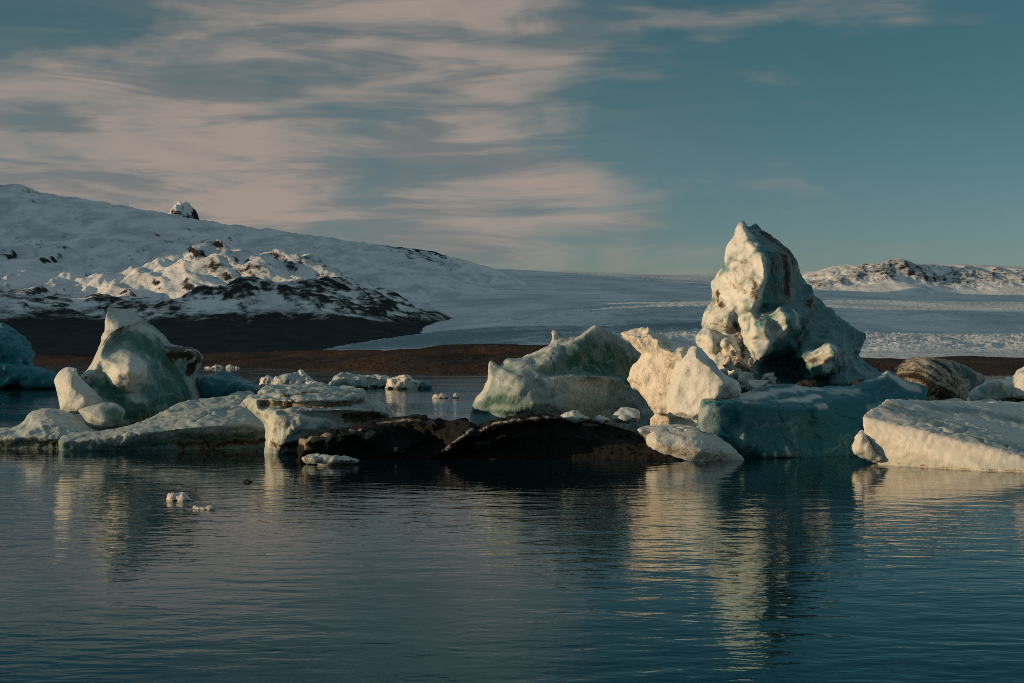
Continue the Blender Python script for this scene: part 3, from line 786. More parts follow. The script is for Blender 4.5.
# --- the tall berg
D = 56
tall = thing('tall_iceberg', 'tallest berg, a white tower streaked with black ash and brown rings', 'iceberg', foot(775, D), G_BIG)
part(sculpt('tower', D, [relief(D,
    [(739, 222, .3), (744, 222, .5), (747, 227, .9), (750, 228, .9), (752, 224, 1.0), (757, 224, 1.0), (760, 228, 1.1), (760.5, 232, 1.0), (764, 230, 1.2), (769, 233, 1.2), (775, 238, 1.4), (782, 244, 1.5),
     (788, 247, 1.6), (792, 252, 1.7), (797, 262, 1.8), (799, 272, 1.9), (803, 279, 1.9), (806, 284, 1.9), (811, 285, 1.6), (813, 291, 1.6), (815, 295, 1.8), (822, 302, 2.0), (829, 309, 2.1), (831, 306, 2.2),
     (834, 309, 2.2), (845, 319, 2.4), (857, 329, 2.6), (866, 336, 2.8), (865, 341, 2.8), (861, 348, 2.6), (858, 356, 2.5), (864, 361, 2.3), (872, 366, 2.1), (880, 371, 1.9), (888, 376, 1.8), (895, 382, 1.8),
     (897, None, 1.8), (702, None, -.8), (706, 378, -.9), (706, 364, -.8), (703, 354, -.6), (697, 343, -.4), (695, 337, -.3), (700, 331, -.3), (702, 326, -.1), (701, 321, 0), (704, 313, 0), (709, 305, .1),
     (711, 297, .2), (710, 287, .3), (710, 283, .3), (716, 275, .3), (724, 264, .2), (725, 258, .2), (729, 243, .25), (731, 240, .25), (735, 231, .3)],
    [[(743, 224, .2), (745, 233, -.2), (748, 241, -.6), (758, 240, -.4), (767, 250, -.9), (762, 258, -1.9), (765, 270, -2.1), (764, 280, -2.2), (758, 290, -2.3), (756, 300, -2.4), (752, 308, -2.4)],
     [(749, 231, .6), (752, 236, .3), (756, 236, .5), (760, 235, .7)], [(762, 239, .2), (770, 243, .2), (779, 249, .1), (787, 253, .3)],
     [(769, 254, -.8), (771, 270, -.8), (769, 290, -1.1), (765, 303, -1.6)], [(778, 252, -.6), (779, 275, -.8), (778, 300, -1.0)], [(783, 257, -.1), (784.5, 280, -.2), (785, 298, -.5)],
     [(788, 258, -.2), (790, 280, -.3), (790, 300, -.7)], [(794, 262, .9), (797, 280, .8), (799, 300, .3)],
     [(728, 262, -.3), (740, 258, -.8), (749, 262, -1.2), (755, 270, -1.7), (756, 281, -1.9), (749, 288, -1.9), (738, 289, -1.4), (729, 284, -.7)], [(734, 268, -1.0), (746, 274, -1.6), (738, 281, -1.3)],
     [(712, 291, -.1), (725, 296, -.8), (740, 301, -1.7), (748, 306, -2.3)], [(750, 313, -1.8), (760, 311.5, -1.2), (769, 310, -1.1)],
     [(745, 326, -2.0), (748, 340, -2.5), (755, 350, -2.9), (761, 358, -3.0), (766, 352, -3.1), (770, 341, -3.0), (765, 330, -3.3), (756, 322, -2.9), (768, 319, -3.0)],
     [(771.5, 318, -2.5), (780, 310.5, -2.8), (786, 318, -3.3), (788, 328, -3.2), (776, 339, -2.9), (772.5, 328, -2.5)],
     [(789, 312, -2.3), (799, 308, -1.3), (806, 315, -.9), (803, 328, -1.0), (794, 336, -1.6), (790, 330, -2.6)],
     [(764, 358, -2.6), (775, 351, -2.6), (789, 344, -2.0), (797, 352, -1.5)], [(766, 362, -1.0), (778, 360, -.4), (790, 358, -.3), (797, 366, -.6)], [(772, 374, -.7), (786, 374, -.5), (800, 378, -1.0)],
     [(752, 368, -2.2), (760, 374, -2.3), (770, 381, -2.4), (785, 385, -2.6), (800, 386, -2.4)],
     [(703, 321, -.3), (710, 314, -.7), (720, 307, -.9), (730, 312, -1.4)], [(733, 316, -1.1), (735, 324, -1.0), (738, 333, -1.2), (742, 345, -1.4), (747, 360, -1.8)], [(712, 322, -1.2), (727, 327, -1.8)],
     [(703, 327, -.4), (715, 331, -.7), (728, 334, -1.1)], [(698, 337, -.9), (706, 334.5, -1.4), (713, 338, -1.8), (714, 346, -1.8), (708, 354, -1.2)], [(717, 340, -1.2), (718, 352, -1.2)],
     [(723, 342, -1.9), (731, 344, -2.1), (737, 351, -2.2), (741, 366, -2.5)], [(720, 365, -1.7), (735, 378, -2.4)],
     [(796, 357, -2.4), (804, 357, -3.0), (812, 358, -3.2), (820, 353, -3.5), (830, 347, -3.9), (835, 351, -4.2), (836, 358, -4.1), (833, 370, -3.7), (827, 376, -3.2), (817, 372, -2.8), (806, 365, -2.5)], [(815, 362, -2.9), (826, 364, -3.3)],
     [(838.5, 351, -2.0), (841, 362, -1.3), (839, 374, -1.0)], [(846, 382, -1.1), (830, 384, -1.6)], [(817, 341, -1.2), (828, 340, -1.2), (836, 343, -1.1)],
     [(812, 302, .9), (816, 320, .7), (820, 334, .2)], [(829, 312, 1.7), (833, 325, 1.0), (836, 336, .7)], [(845, 330, 1.8), (847, 345, 1.3)], [(842, 344, .2), (850, 351, .7), (855, 362, 1.1), (863, 373, 1.0), (872, 381, .9)], [(848, 370, .1), (852, 378, -.1)],
     [(808, 294, 1.4), (809, 310, .6), (806, 325, .2), (799, 338, -.5)]], T=4.5, step=.7)],
    voxel=.062, seed=41, smooth=1, noise=(.06, .7), mid=(.05, 2.2), scallop=(.045, 1.8), small=(.02, 6), facet=(.08, .7), chip=(.03, 1.6), mat=ICE_SMOOTH, base=(1, .05, .03), paints=[  # sunlit left painted white; the teal base darkens the shaded right side
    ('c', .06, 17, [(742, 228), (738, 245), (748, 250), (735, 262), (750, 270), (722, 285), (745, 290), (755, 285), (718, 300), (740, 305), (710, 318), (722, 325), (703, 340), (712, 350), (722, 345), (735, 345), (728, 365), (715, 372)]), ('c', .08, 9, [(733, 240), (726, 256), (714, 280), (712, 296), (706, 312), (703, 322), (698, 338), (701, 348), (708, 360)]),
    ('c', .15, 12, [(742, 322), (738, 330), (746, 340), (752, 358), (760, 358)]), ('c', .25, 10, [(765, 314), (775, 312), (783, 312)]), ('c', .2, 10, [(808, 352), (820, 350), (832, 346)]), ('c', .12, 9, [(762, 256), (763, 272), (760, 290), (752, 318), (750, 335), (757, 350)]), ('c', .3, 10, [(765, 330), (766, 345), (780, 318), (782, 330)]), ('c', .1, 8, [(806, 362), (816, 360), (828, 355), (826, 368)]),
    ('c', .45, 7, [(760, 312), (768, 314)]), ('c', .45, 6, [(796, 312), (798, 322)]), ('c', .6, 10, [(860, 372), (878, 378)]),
    ('d', .85, 8, [(766, 235), (778, 243), (790, 253), (796, 264)]), ('d', .36, 22, [(780, 255), (785, 278), (784, 300)]), ('d', .8, 5, [(784, 256), (785, 268), (786, 292)]), ('d', .85, 6, [(793, 258), (794, 270)]), ('d', .7, 4, [(789, 280), (790, 302)]), ('d', .75, 5, [(771, 258), (772, 276)]), ('d', .6, 4, [(770, 282), (772, 298)]), ('d', .6, 4, [(778, 254), (779, 290)]), ('d', .65, 5, [(798, 276), (800, 292)]),
    ('d', .34, 14, [(714, 300), (720, 320), (735, 330)]), ('d', .3, 8, [(752, 296), (758, 286)]), ('d', .36, 9, [(728, 345), (740, 362)]), ('d', .75, 9, [(808, 296), (807, 322), (798, 338)]),
    ('d', .42, 4, [(727, 264), (735, 260), (744, 261), (750, 266)]), ('d', .5, 4, [(731, 284), (740, 288), (748, 290)]), ('d', .62, 5, [(752, 278), (757, 286), (754, 296)]), ('d', .34, 12, [(736, 270), (745, 276), (742, 284)]),
    ('d', .6, 4, [(717, 292), (718, 302), (727, 308), (733, 318), (737, 328)]), ('d', .5, 4, [(702, 324), (712, 322), (722, 327), (732, 328)]), ('d', .6, 4, [(736, 322), (742, 338), (744, 356)]), ('d', .55, 8, [(722, 354), (732, 362), (742, 370)]),
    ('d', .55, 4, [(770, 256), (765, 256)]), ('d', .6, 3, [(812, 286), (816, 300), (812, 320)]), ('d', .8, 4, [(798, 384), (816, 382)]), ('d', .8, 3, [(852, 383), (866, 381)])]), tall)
for k, (x, y, w, h, dd, dt) in enumerate(((728, 362, 7, 6, -2.6, .3), (738, 372, 6, 5, -2.9, .3), (752, 362, 5, 5, -2.6, .3), (746, 378, 9, 7, -3.2, .2),
                                          (722, 374, 8, 6, -2.9, .35), (765, 378, 10, 7, -2.9, .05), (733, 352, 4, 4, -2.4, .4), (760, 385, 16, 6, -3.6, .1))):
    rr_ = random.Random(k + 5)
    ch = [(x + rr_.uniform(-w, w), y + rr_.uniform(-h, h), dd + rr_.uniform(-w, w) * .035) for _ in range(9)]
    part(sculpt('rubble', D, [ch, [(a + 2, b_ + h * .6, c + .1) for a, b_, c in ch]], voxel=.04, smooth=0, seed=50 + k, facet=(.04, 2.2), chip=(0, 4), crack=None, scallop=(0, 1), noise=(.03, 1.2), mid=(.02, 4),
                mat=ICE, base=(.15, 0, dt)), tall)

# --- brown low ice behind the blue berg
for (x, y, w, h, dd, lab) in ((806, 384, 13, 5, 0, 'brown ash covered ice lump at the foot of the tall berg, behind the blue berg'),
                              (858, 383, 10, 5, .6, 'small brown ice lump behind the pinnacle end of the blue berg')):
    tag(sculpt('ash_lump', 51 + dd, [L([(x - w, y + h), (x - w * .7, y - h * .4), (x, y - h), (x + w * .8, y - h * .5), (x + w, y + h)], 0, .8, .7), [(x - w, y, 0), (x + w, y, 0), (x - w, None, 0), (x + w, None, 0), (x, None, 2), (x, None, -.5)]],
               voxel=.06, smooth=2, seed=x, facet=(.10, 1.3), chip=(.04, 3), noise=(.15, 1), mat=ICE_DIRTY, base=(.1, 0, .75)), lab, 'ice lump', G_BIT)

# --- blue berg in front
D = 44
tag(sculpt('blue_iceberg', D, [relief(D,
    [(697, 426, -.5), (698, 412, -.7), (700, 402, -.9), (703, 398, -.8), (712, 398, -.3), (725, 397, .2), (740, 394, .8), (755, 389, 1.3), (770, 386, 1.7), (785, 383, 2.0), (800, 384, 2.2), (812, 386, 2.4),
     (830, 386, 2.6), (850, 386, 2.9), (855, 383, 3.0), (868, 378, 3.3), (878, 373, 3.5), (884, 371, 3.6), (888, 368, 3.6), (892, 372, 3.6), (900, 377, 3.6), (910, 381, 3.6), (922, 384, 3.6), (928, 388, 3.6),
     (928, 396, 3.4), (926, 405, 3.2), (930, None, 3.2), (697, None, -.4)],
    [[(703, 400, -1.2), (715, 402, -1.3), (735, 403, -1.1), (755, 405, -.8), (775, 407, -.5), (790, 408, -.2), (805, 408, .1), (815, 407, .3), (822, 404, .6), (835, 400, 1.2), (850, 398, 1.6), (862, 398, 1.9),
      (875, 392, 2.5), (890, 392, 2.9), (905, 396, 3.0)],
     [(778, 396, .9), (792, 393, 1.0), (800, 396, .8), (810, 392, 1.4), (820, 394, 1.3), (830, 392, 1.9)], [(790, 401, .3), (803, 401, .5), (817, 401, .7)], [(806, 387, 2.3), (811, 398, 1.0), (809, 409, .3), (812, 424, .5), (810, 440, .4)],
     [(862, 386, 2.6), (872, 384, 2.7), (886, 378, 2.9), (896, 382, 3.1)], [(888, 370, 3.2), (885, 378, 2.8), (880, 388, 2.6)], [(858, 392, 2.2), (866, 402, 1.8), (872, 412, 1.7)],
     [(700, 420, -1.0), (702, 436, -.8)], [(722, 428, -1.05), (750, 430, -.8), (780, 430, -.4)], [(820, 430, .5), (840, 425, .9), (860, 420, 1.4), (885, 414, 2.0)], [(738, 424, -.75), (741, 440, -.75)], [(744, 425, -.95), (743, 445, -.85)],
     [(712, 444, -.7), (740, 456, -.4), (770, 460, -.3), (800, 460, 0), (840, 460, .5), (870, 455, 1.2)], [(758, 450, -.7), (763, 456, -.6)], [(771, 446, -.55), (775, 457, -.5)], [(785, 444, -.4), (790, 456, -.4)], [(830, 440, .6), (850, 444, .8)]], T=3.5)],
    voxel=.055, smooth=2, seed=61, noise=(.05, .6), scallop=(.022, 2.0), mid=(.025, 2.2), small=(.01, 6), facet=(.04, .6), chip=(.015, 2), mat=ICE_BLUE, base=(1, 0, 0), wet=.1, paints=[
    ('c', .3, 9, [(725, 400), (750, 397), (775, 392), (800, 388)]), ('c', .2, 6, [(780, 401), (800, 400), (815, 396)]), ('c', .35, 4, [(818, 406), (824, 404)]), ('c', .45, 10, [(835, 390), (855, 390)]),
    ('c', .25, 8, [(872, 380), (888, 374), (905, 384), (918, 388)]), ('c', .8, 9, [(741, 428), (742, 446)]), ('c', .55, 2.5, [(763, 454), (764, 457)]), ('c', .5, 2.5, [(775, 452), (776, 457)]),
    ('c', .5, 2.5, [(787, 448), (790, 456)]), ('c', .8, 6, [(715, 412), (722, 420)]), ('c', .6, 12, [(702, 412), (706, 425)]), ('c', .3, 9, [(725, 400), (740, 397), (770, 393), (800, 389), (820, 390)]), ('c', .5, 9, [(835, 394), (850, 392)]), ('c', .72, 7, [(870, 408), (890, 405)])]),
    'wide deep blue berg in the shade in front of the tall berg', 'iceberg', G_BIG)

# --- right hand slab
D = 41
slab = thing('tilted_iceberg', 'big tilted slab at the right edge with a smooth sunlit cream face', 'iceberg', foot(950, D), G_BIG)
part(sculpt('slab', D, [
    [(861, 415, .1), (864, 432, -.1), (885, 463, -.2), (900, 424, -.6), (940, 437, -1.3), (1000, 456, -2.4), (1070, 470, -3.6), (886, None, -.1), (1070, None, -4), (885, 399, 2),
     (869, 409, .9), (925, 405, 4.5), (1070, 404, 6), (1070, None, 6), (895, None, 4), (975, 468, -2.2)]],
    voxel=.06, smooth=5, seed=67, facet=(.0, .5), chip=(.0, 1.6), noise=(.05, .6), mid=(.022, 2.5), scallop=(.012, 3), mat=ICE_SLAB, base=(.06, 0, .02), wet=.2, paints=[('c', .72, 22, [(895, 408), (910, 412), (935, 420), (960, 428), (990, 440), (1020, 448)]), ('c', .72, 24, [(935, 408), (980, 412), (1020, 422)]), ('d', .26, 14, [(910, 408), (950, 418), (990, 428)]), 
    ('d', .4, 3, [(880, 402), (905, 410), (930, 418)]), ('d', .5, 2, [(886, 462), (950, 467), (1020, 471)]), ('c', .35, 14, [(930, 415), (980, 435), (1020, 445)]),
    ('d', .36, 1.6, [(963, 445), (964, 462)])]), slab)
part(sculpt('wedge', D, [L([(853, 452), (855, 441), (861, 429), (868, 444), (886, 462), (880, 466), (862, 457)], .1, .5, .7, -.01)], voxel=.05, smooth=3, seed=68, facet=(.10, 1.3), chip=(.04, 3),
            noise=(.06, .8), mat=ICE_SLAB, base=(.05, 0, .05)), slab)
tag(sculpt('ice_raft', 48.2, [
    L([(924, 408), (934, 402), (960, 402), (1000, 405), (1070, 407), (1070, 425), (1000, 425), (950, 418)], 0, 1.6, .8),
    L([(970, 416), (985, 412), (1010, 411), (1012, 419), (995, 424), (975, 421)], -1.9, .7, .65),
    [(924, 412, 0), (1070, 412, 0), (924, None, 0), (1070, None, 0), (1070, None, 4), (924, None, 4)]],
    voxel=.07, smooth=3, seed=70, noise=(.2, .8), scallop=(.08, 2.4), mat=ICE, base=(.3, 0, .08), paints=[('d', .6, 3, [(970, 420), (998, 416), (1012, 420)])]),
    'cracked grey raft lying behind the upper edge of the tilted slab', 'ice raft', G_RAFT)
tag(sculpt('brown_iceberg', 51.5, [relief(51.5,
    [(892, 372, .8), (897, 366, 1.0), (903, 360, 1.2), (911, 357, 1.3), (925, 356.5, 1.4), (938, 358, 1.6), (950, 360, 1.9), (962, 364, 2.3), (972, 369, 2.6), (981, 374, 2.9), (984, 380, 3.0), (978, 388, 2.6),
     (970, 394, 2.2), (967, 402, 2.0), (967, None, 2.0), (888, None, .2), (890, 380, .6)],
    [[(911, 359, .8), (928, 361, .5), (941, 369, .2), (953, 379, .1), (960, 390, .3)], [(900, 372, .1), (915, 371, -.2), (930, 376, -.4), (944, 388, -.4)], [(950, 366, 1.3), (965, 376, 1.8), (972, 386, 1.9)], [(900, 386, -.2), (925, 390, -.6), (950, 398, -.3)]], T=2.6)],
    voxel=.06, smooth=3, seed=71, noise=(.06, .6), mid=(.03, 2), scallop=(.02, 2), facet=(.03, .8), chip=(.01, 2), strata=(.06, 2.6, .35), mat=ICE_DIRTY, base=(.08, 0, .38), wet=.2, paints=[
    ('c', 1, 14, [(955, 366), (972, 378)]), ('d', .05, 13, [(957, 367), (975, 380)]), ('d', .75, 4.5, [(897, 376), (915, 378), (935, 385), (955, 396)]), ('d', .55, 4, [(908, 362), (928, 366), (944, 376), (956, 388)]), ('d', .9, 5, [(900, 388), (925, 392), (958, 400)]),  # teal paints the shade on the right flank
    ('d', .8, 6, [(938, 362), (948, 370), (957, 382)]), ('d', .7, 2, [(905, 370), (925, 373), (940, 381)]), ('d', .25, 9, [(905, 366), (920, 362)])]),
    'rounded brown dome of ash banded ice behind the tilted slab', 'iceberg', G_BIG)
tag(sculpt('blue_iceberg', 49.5, [
    L([(971, 394), (984, 383), (1000, 378), (1010, 374), (1016, 390), (1010, 404), (980, 404)], .6, 1.2, .65, .02),
    L([(1006, 384), (1016, 370), (1030, 365), (1075, 370), (1075, 404), (1006, 404)], -.2, 1.4, .7, -.02),
    [(972, 396, 0), (1075, 396, 0), (972, None, 0), (1075, None, 0), (1075, None, 3), (972, None, 3)]],
    voxel=.07, smooth=4, seed=73, noise=(.15, .6), mat=ICE, base=(.2, 0, .08), paints=[('c', .85, 13, [(985, 390), (1000, 384)]), ('d', .75, 4, [(1008, 398), (1022, 400)])]),  # blue painted over the left face for its shade
    'berg cut off by the right edge, its shaded left painted blue and its right cream', 'iceberg', G_BIG)

# --- far left dark berg
tag(sculpt('dark_iceberg', 150, [
    L([(-70, 340), (-30, 331), (-5, 332), (8, 335), (17, 344), (20, 352), (29, 360), (30, 366), (20, 376), (-70, 380)], 0, 4, .7, .04),
    L([(-70, 368), (0, 366), (30, 368), (48, 374), (61, 378), (60, 386), (0, 390), (-70, 390)], -1, 4, .8, .02)],
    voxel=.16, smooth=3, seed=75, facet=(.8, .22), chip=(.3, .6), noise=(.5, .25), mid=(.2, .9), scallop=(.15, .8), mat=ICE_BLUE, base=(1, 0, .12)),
    'dark teal berg cut off by the left edge of the lagoon', 'iceberg', G_BIG)

# --- small bergs drifting behind
FAR = [
    ([(258, 386), (261, 378), (268, 376), (275, 380), (276, 387)], 150, .1, ICE, 'small white knob, leftmost of the bergs drifting behind the layered block'),
    ([(271, 386), (274, 378), (285, 374), (298, 374), (306, 380), (304, 389), (275, 389)], 147, .45, ICE, 'pale blue rounded bergy bit drifting behind the layered block'),
    ([(295, 388), (298, 372), (300, 369), (304, 376), (312, 380), (318, 388)], 152, .15, ICE, 'little white ice pinnacle with a pointed top'),
    ([(300, 389), (308, 381), (316, 381), (326, 384), (322, 390)], 146, .1, ICE, 'low white bit touching the foot of the ice pinnacle'),
    ([(325, 388), (334, 375), (344, 373), (352, 378), (372, 380), (372, 389), (330, 390)], 150, .55, ICE, 'teal berg with a white hooked top in the drifting cluster'),
    ([(352, 380), (356, 374), (375, 374), (390, 378), (392, 388), (372, 389)], 155, .15, ICE, 'white lumpy berg just right of the hooked teal berg'),
    ([(384, 389), (386, 377), (398, 376), (412, 377), (420, 382), (416, 390)], 148, .08, ICE_ROUGH, 'cream rounded berg with a pitted front in the drifting cluster'),
    ([(405, 389), (412, 380), (425, 380), (434, 385), (432, 390)], 150, .75, ICE_BLUE, 'dark blue berg, rightmost of the drifting cluster'),
    ([(432, 399), (434, 395), (442, 394), (449, 396), (447, 399)], 112, .1, ICE_ROUGH, 'flat cream floe alone on the open water'),
    ([(451, 399), (453, 395), (456, 392), (460, 396), (459, 399)], 112, .15, ICE_ROUGH, 'tiny cream pyramid of ice beside the lone flat floe'),
]
for k, (o, d, c, m, lab) in enumerate(FAR):
    o2 = [(x, y if y < HOR + 3.2 * F / d - 1 else HOR + 3.4 * F / d) for x, y in o]
    w = (max(x for x, y in o) - min(x for x, y in o)) * d / F
    tag(sculpt('drifting_berg', d, [L(o2, 0, w * .35, .65)], voxel=max(.06, w / 40), smooth=2, seed=80 + k, noise=(.08 * w, 2.2 / w), mid=(.03 * w, 6 / w),
               scallop=(.05 * w, 5 / w), small=(0, 1), facet=(.06 * w, 3.5 / w), chip=(0, 1), mat=m, base=(c, 0, 0)), lab, 'small berg', G_FAR)
SH = [(116, 366, 4, 620), (127, 366, 6, 600), (143, 367, 5, 600), (208, 368, 4, 520), (218, 367.5, 7, 530), (231, 368, 6, 520), (238, 368.5, 3, 515), (213, 368.5, 3, 500), (135, 367, 3.5, 610)]
for k, (x, y, w, d) in enumerate(SH):
    h = w * random.Random(k).uniform(.35, .6)
    yb = HOR + CAMZ * F / d
    tag(sculpt('stranded_ice', d, [L([(x - w, yb + 1), (x - w * .7, yb - h * .8), (x - w * .1, yb - h * 1.2), (x + w * .6, yb - h * .7), (x + w, yb + 1)], 0, w * d / F * .6, .7)],
               voxel=.16, smooth=1, seed=100 + k, noise=(.5, .5), mid=(.2, 1), small=(0, 1), facet=(.4, .6), chip=(0, 1), mat=ICE, base=(.3 if k % 3 else .05, 0, 0)),
        'tiny pale ice bit stranded along the far brown shore', 'ice bit', G_SHORE)
# --- loose bits on the near water
tag(sculpt('ice_bit', 30.6, [L([(165, 501), (168, 495), (174, 494), (178, 496), (186, 493), (192, 497), (194, 501), (180, 503)], 0, .22, .7)], voxel=.025, smooth=1, seed=131, facet=(.03, 6), chip=(0, 1),
           noise=(.08, 4), mid=(.04, 9), mat=ICE_ROUGH, base=(0, 0, .12), wet=0),
    'small cream chunk of ice floating alone on the near water', 'ice bit', G_BIT)
tag(sculpt('ice_bit', 28.7, [L([(192, 509), (200, 507.5), (210, 507.5), (216, 509.5), (205, 511)], 0, .18, .7)], voxel=.02, smooth=1, seed=132, facet=(.03, 6), chip=(0, 1), noise=(.03, 5), mat=ICE_ROUGH, base=(.1, 0, .2), wet=0),
    'thin flake of ice just right of and below the floating cream chunk', 'ice bit', G_BIT)
tag(sculpt('ice_bit', 35, [L([(242, 482), (248, 480.5), (254, 482), (249, 484)], 0, .15, .7)], voxel=.025, smooth=1, seed=133, facet=(.03, 6), chip=(0, 1), noise=(.03, 5), mat=ICE_DIRTY, base=(.6, 0, .9), wet=.5),
    'dark barely floating ice bit on the near water', 'ice bit', G_BIT)
# ------------------------------------------------------------------ land
def rbf(cx, cz, qx, c=250.0):
    """multiquadric interpolation of heights cz over plan points cx"""
    r = np.sqrt(((cx[:, None, :] - cx[None]) ** 2).sum(-1) + c * c)
    A = np.block([[r, np.ones((len(cx), 1))], [np.ones((1, len(cx))), np.zeros((1, 1))]])
    w = np.linalg.solve(A, np.append(cz, 0))
    out = np.full(len(qx), w[-1])
    for k in range(len(cx)):
        out += w[k] * np.sqrt(((qx - cx[k]) ** 2).sum(-1) + c * c)
    return out


def grid_mesh(name, X, Y, Z, mat, rock=None, smooth=True):
    r, c = X.shape
    me = bpy.data.meshes.new(name)
    co = np.stack([X, Y, Z], -1).reshape(-1, 3)
    i = np.arange(r * c).reshape(r, c)
    q = np.stack([i[:-1, :-1], i[:-1, 1:], i[1:, 1:], i[1:, :-1]], -1).reshape(-1, 4)
    me.vertices.add(len(co)); me.vertices.foreach_set('co', co.ravel())
    me.loops.add(q.size); me.loops.foreach_set('vertex_index', q.ravel().astype(np.int32))
    me.polygons.add(len(q))
    me.polygons.foreach_set('loop_start', np.arange(0, q.size, 4, dtype=np.int32))
    me.polygons.foreach_set('loop_total', np.full(len(q), 4, dtype=np.int32))
    me.polygons.foreach_set('use_smooth', np.full(len(q), smooth, dtype=bool))
    me.update(calc_edges=True)
    if rock is not None:
        a = me.attributes.new('rock', 'FLOAT', 'POINT')
        a.data.foreach_set('value', rock.ravel().astype(np.float32))
    me.materials.append(mat)
    o = bpy.data.objects.new(name, me)
    COL.objects.link(o)
    o['kind'] = 'structure'
    return o


def controls(rows):
    pts = []
    for px, col in rows:
        for py, Dk in col:
            pts.append(at(px, py, Dk))
    pts = np.array(pts)
    return pts[:, :2], pts[:, 2]


# plan grid: columns fan out from the lake, rows run away from it
def fan(p0, p1, nc, d0, d1, nr, logd=False):
    px = np.linspace(p0, p1, nc)
    Dd = np.geomspace(d0, d1, nr) if logd else np.linspace(d0, d1, nr)
    PX, DD = np.meshgrid(px, Dd)
    return PX, (PX - W / 2) / F * DD, DD


MT = [
    (-900, [(352, 2500), (330, 3200), (335, 4200), (310, 5600), (260, 6800), (250, 9500)]),
    (-400, [(352, 2600), (325, 3400), (318, 4200), (270, 5600), (215, 6800), (230, 9500)]),
    (-120, [(352, 2700), (300, 3400), (275, 4000), (246, 4500), (230, 5500), (212, 6400), (192, 7000), (206, 9500)]),  # unseen spur, raised to throw shade on the left snow slope
    (0, [(353, 2800), (300, 3600), (284, 4200), (255, 5200), (217, 6300), (187, 7000), (200, 9500)]),
    (20, [(186, 7000)]), (35, [(194, 7000)]),
    (50, [(353, 2800), (316, 3500), (292, 4100), (262, 5000), (228, 6200), (199, 7000), (215, 9500)]),
    (100, [(353, 2800), (326, 3400), (295, 4100), (264, 5100), (235, 6100), (205, 6900), (215, 9500)]),
    (130, [(211, 6800)]),
    (150, [(353, 2800), (328, 3350), (296, 4000), (272, 4700), (245, 5700), (219, 6600), (222, 9500)]),
    (190, [(353, 2800), (328, 3300), (296, 3800), (264, 4400), (258, 5200), (245, 6200), (223, 8300)]),
    (207, [(353, 2800), (328, 3300), (292, 3800), (262, 4350), (239, 4650), (262, 5200)]),
    (225, [(252, 4600), (268, 5200)]),
    (250, [(353, 2800), (326, 3350), (290, 4000), (262, 4500), (272, 5200), (250, 6800), (231, 8500), (240, 10000)]),
    (275, [(260, 4450)]),
    (300, [(353, 2800), (328, 3200), (306, 3600), (282, 4050), (258, 4400), (278, 5100), (255, 6800), (236, 8600), (245, 10000)]),
    (318, [(265, 4350)]),
    (350, [(353, 2750), (330, 3200), (310, 3650), (283, 4200), (294, 4900), (268, 6500), (242, 8600), (250, 10000)]),
    (395, [(353, 2700), (328, 3300), (302, 4000), (306, 4700), (272, 6300), (248, 8000), (255, 10000)]),
    (430, [(352, 2800), (336, 3300), (323, 3800), (320, 4500), (280, 6300), (253, 7800), (262, 10000)]),
    (438, [(258, 7700)]),
    (470, [(356, 2800), (345, 3600), (322, 4800), (285, 6500), (264, 7700), (275, 10000)]),
    (540, [(360, 2800), (350, 4000), (300, 6500), (285, 8000), (285, 10000)]),
    (650, [(365, 2800), (360, 4500), (330, 7000), (320, 10000)]),
]
mcx, mcz = controls(MT)
PX, X, Y = fan(-950, 640, 1150, 2300, 9800, 430)
q = np.stack([X.ravel(), Y.ravel()], 1)
Z = rbf(mcx, mcz, q, 120.0)
zz = np.clip(Z / 500.0, 0, 1)
p3 = np.stack([q[:, 0], q[:, 1], Z * 0], 1)
warp = np.stack([fbm(p3 / 700, 3, 4), fbm(p3 / 700, 3, 9), Z * 0], 1) * 220
rot = np.stack([p3[:, 0] * .88 + p3[:, 1] * .47, p3[:, 1] * .88 - p3[:, 0] * .47, p3[:, 2]], 1)
gul = fbm((rot + warp * .5) * np.array([1 / 120, 1 / 520, 1]), 4, 21, .48, ridged=True)
rib = fbm((p3 + warp * .4) * np.array([1 / 75, 1 / 620, 1]), 2, 27, .45)
big = fbm(p3 / 900, 4, 33)
fine = fbm((p3 + warp) / 75, 5, 44, .6, ridged=True)
pxr, Dr = PX.ravel(), Y.ravel()


def blob(cx, cd, rx, rd):
    return np.exp(-(((pxr - cx) / rx) ** 2 + ((Dr - cd) / rd) ** 2))


rocky = (blob(205, 4560, 18, 200) * 1.3 + blob(250, 4250, 50, 260) * .45 + blob(340, 3850, 55, 420) * .9 + blob(280, 3800, 80, 260) * .7
         + blob(395, 3800, 45, 420) * .95 + blob(60, 3800, 110, 280) * 1.6 + blob(180, 3700, 80, 240) * 1.2 + blob(425, 7750, 26, 420) * .9 + blob(385, 7900, 20, 300) * .6 + blob(160, 6000, 22, 500) * .45 + blob(30, 5200, 60, 300) * .3)
rocky = np.clip(rocky, 0, 1.2) * sstep(-.15, .6, gul * .5 + fine * .35 + rib * .35) * .8
rocky = rocky + .45 * sstep(.2, .7, fine * .6 + gul * .4) * sstep(4700, 5200, Dr) * sstep(420, 300, np.abs(pxr - 150))
soft = sstep(4900, 6000, Dr)
amp = np.clip(Z / 260, 0, 1)
hill = blob(290, 4000, 170, 900)
Z = Z + amp * (gul * (15 + 30 * hill) + rib * (24 + 22 * blob(80, 5000, 90, 700)) + big * 55 * (1 - .6 * soft)) * (1 - .35 * soft) + (amp * .14 + rocky * .35) * fine * 11
Z = Z - amp * 14 * (1 - soft)
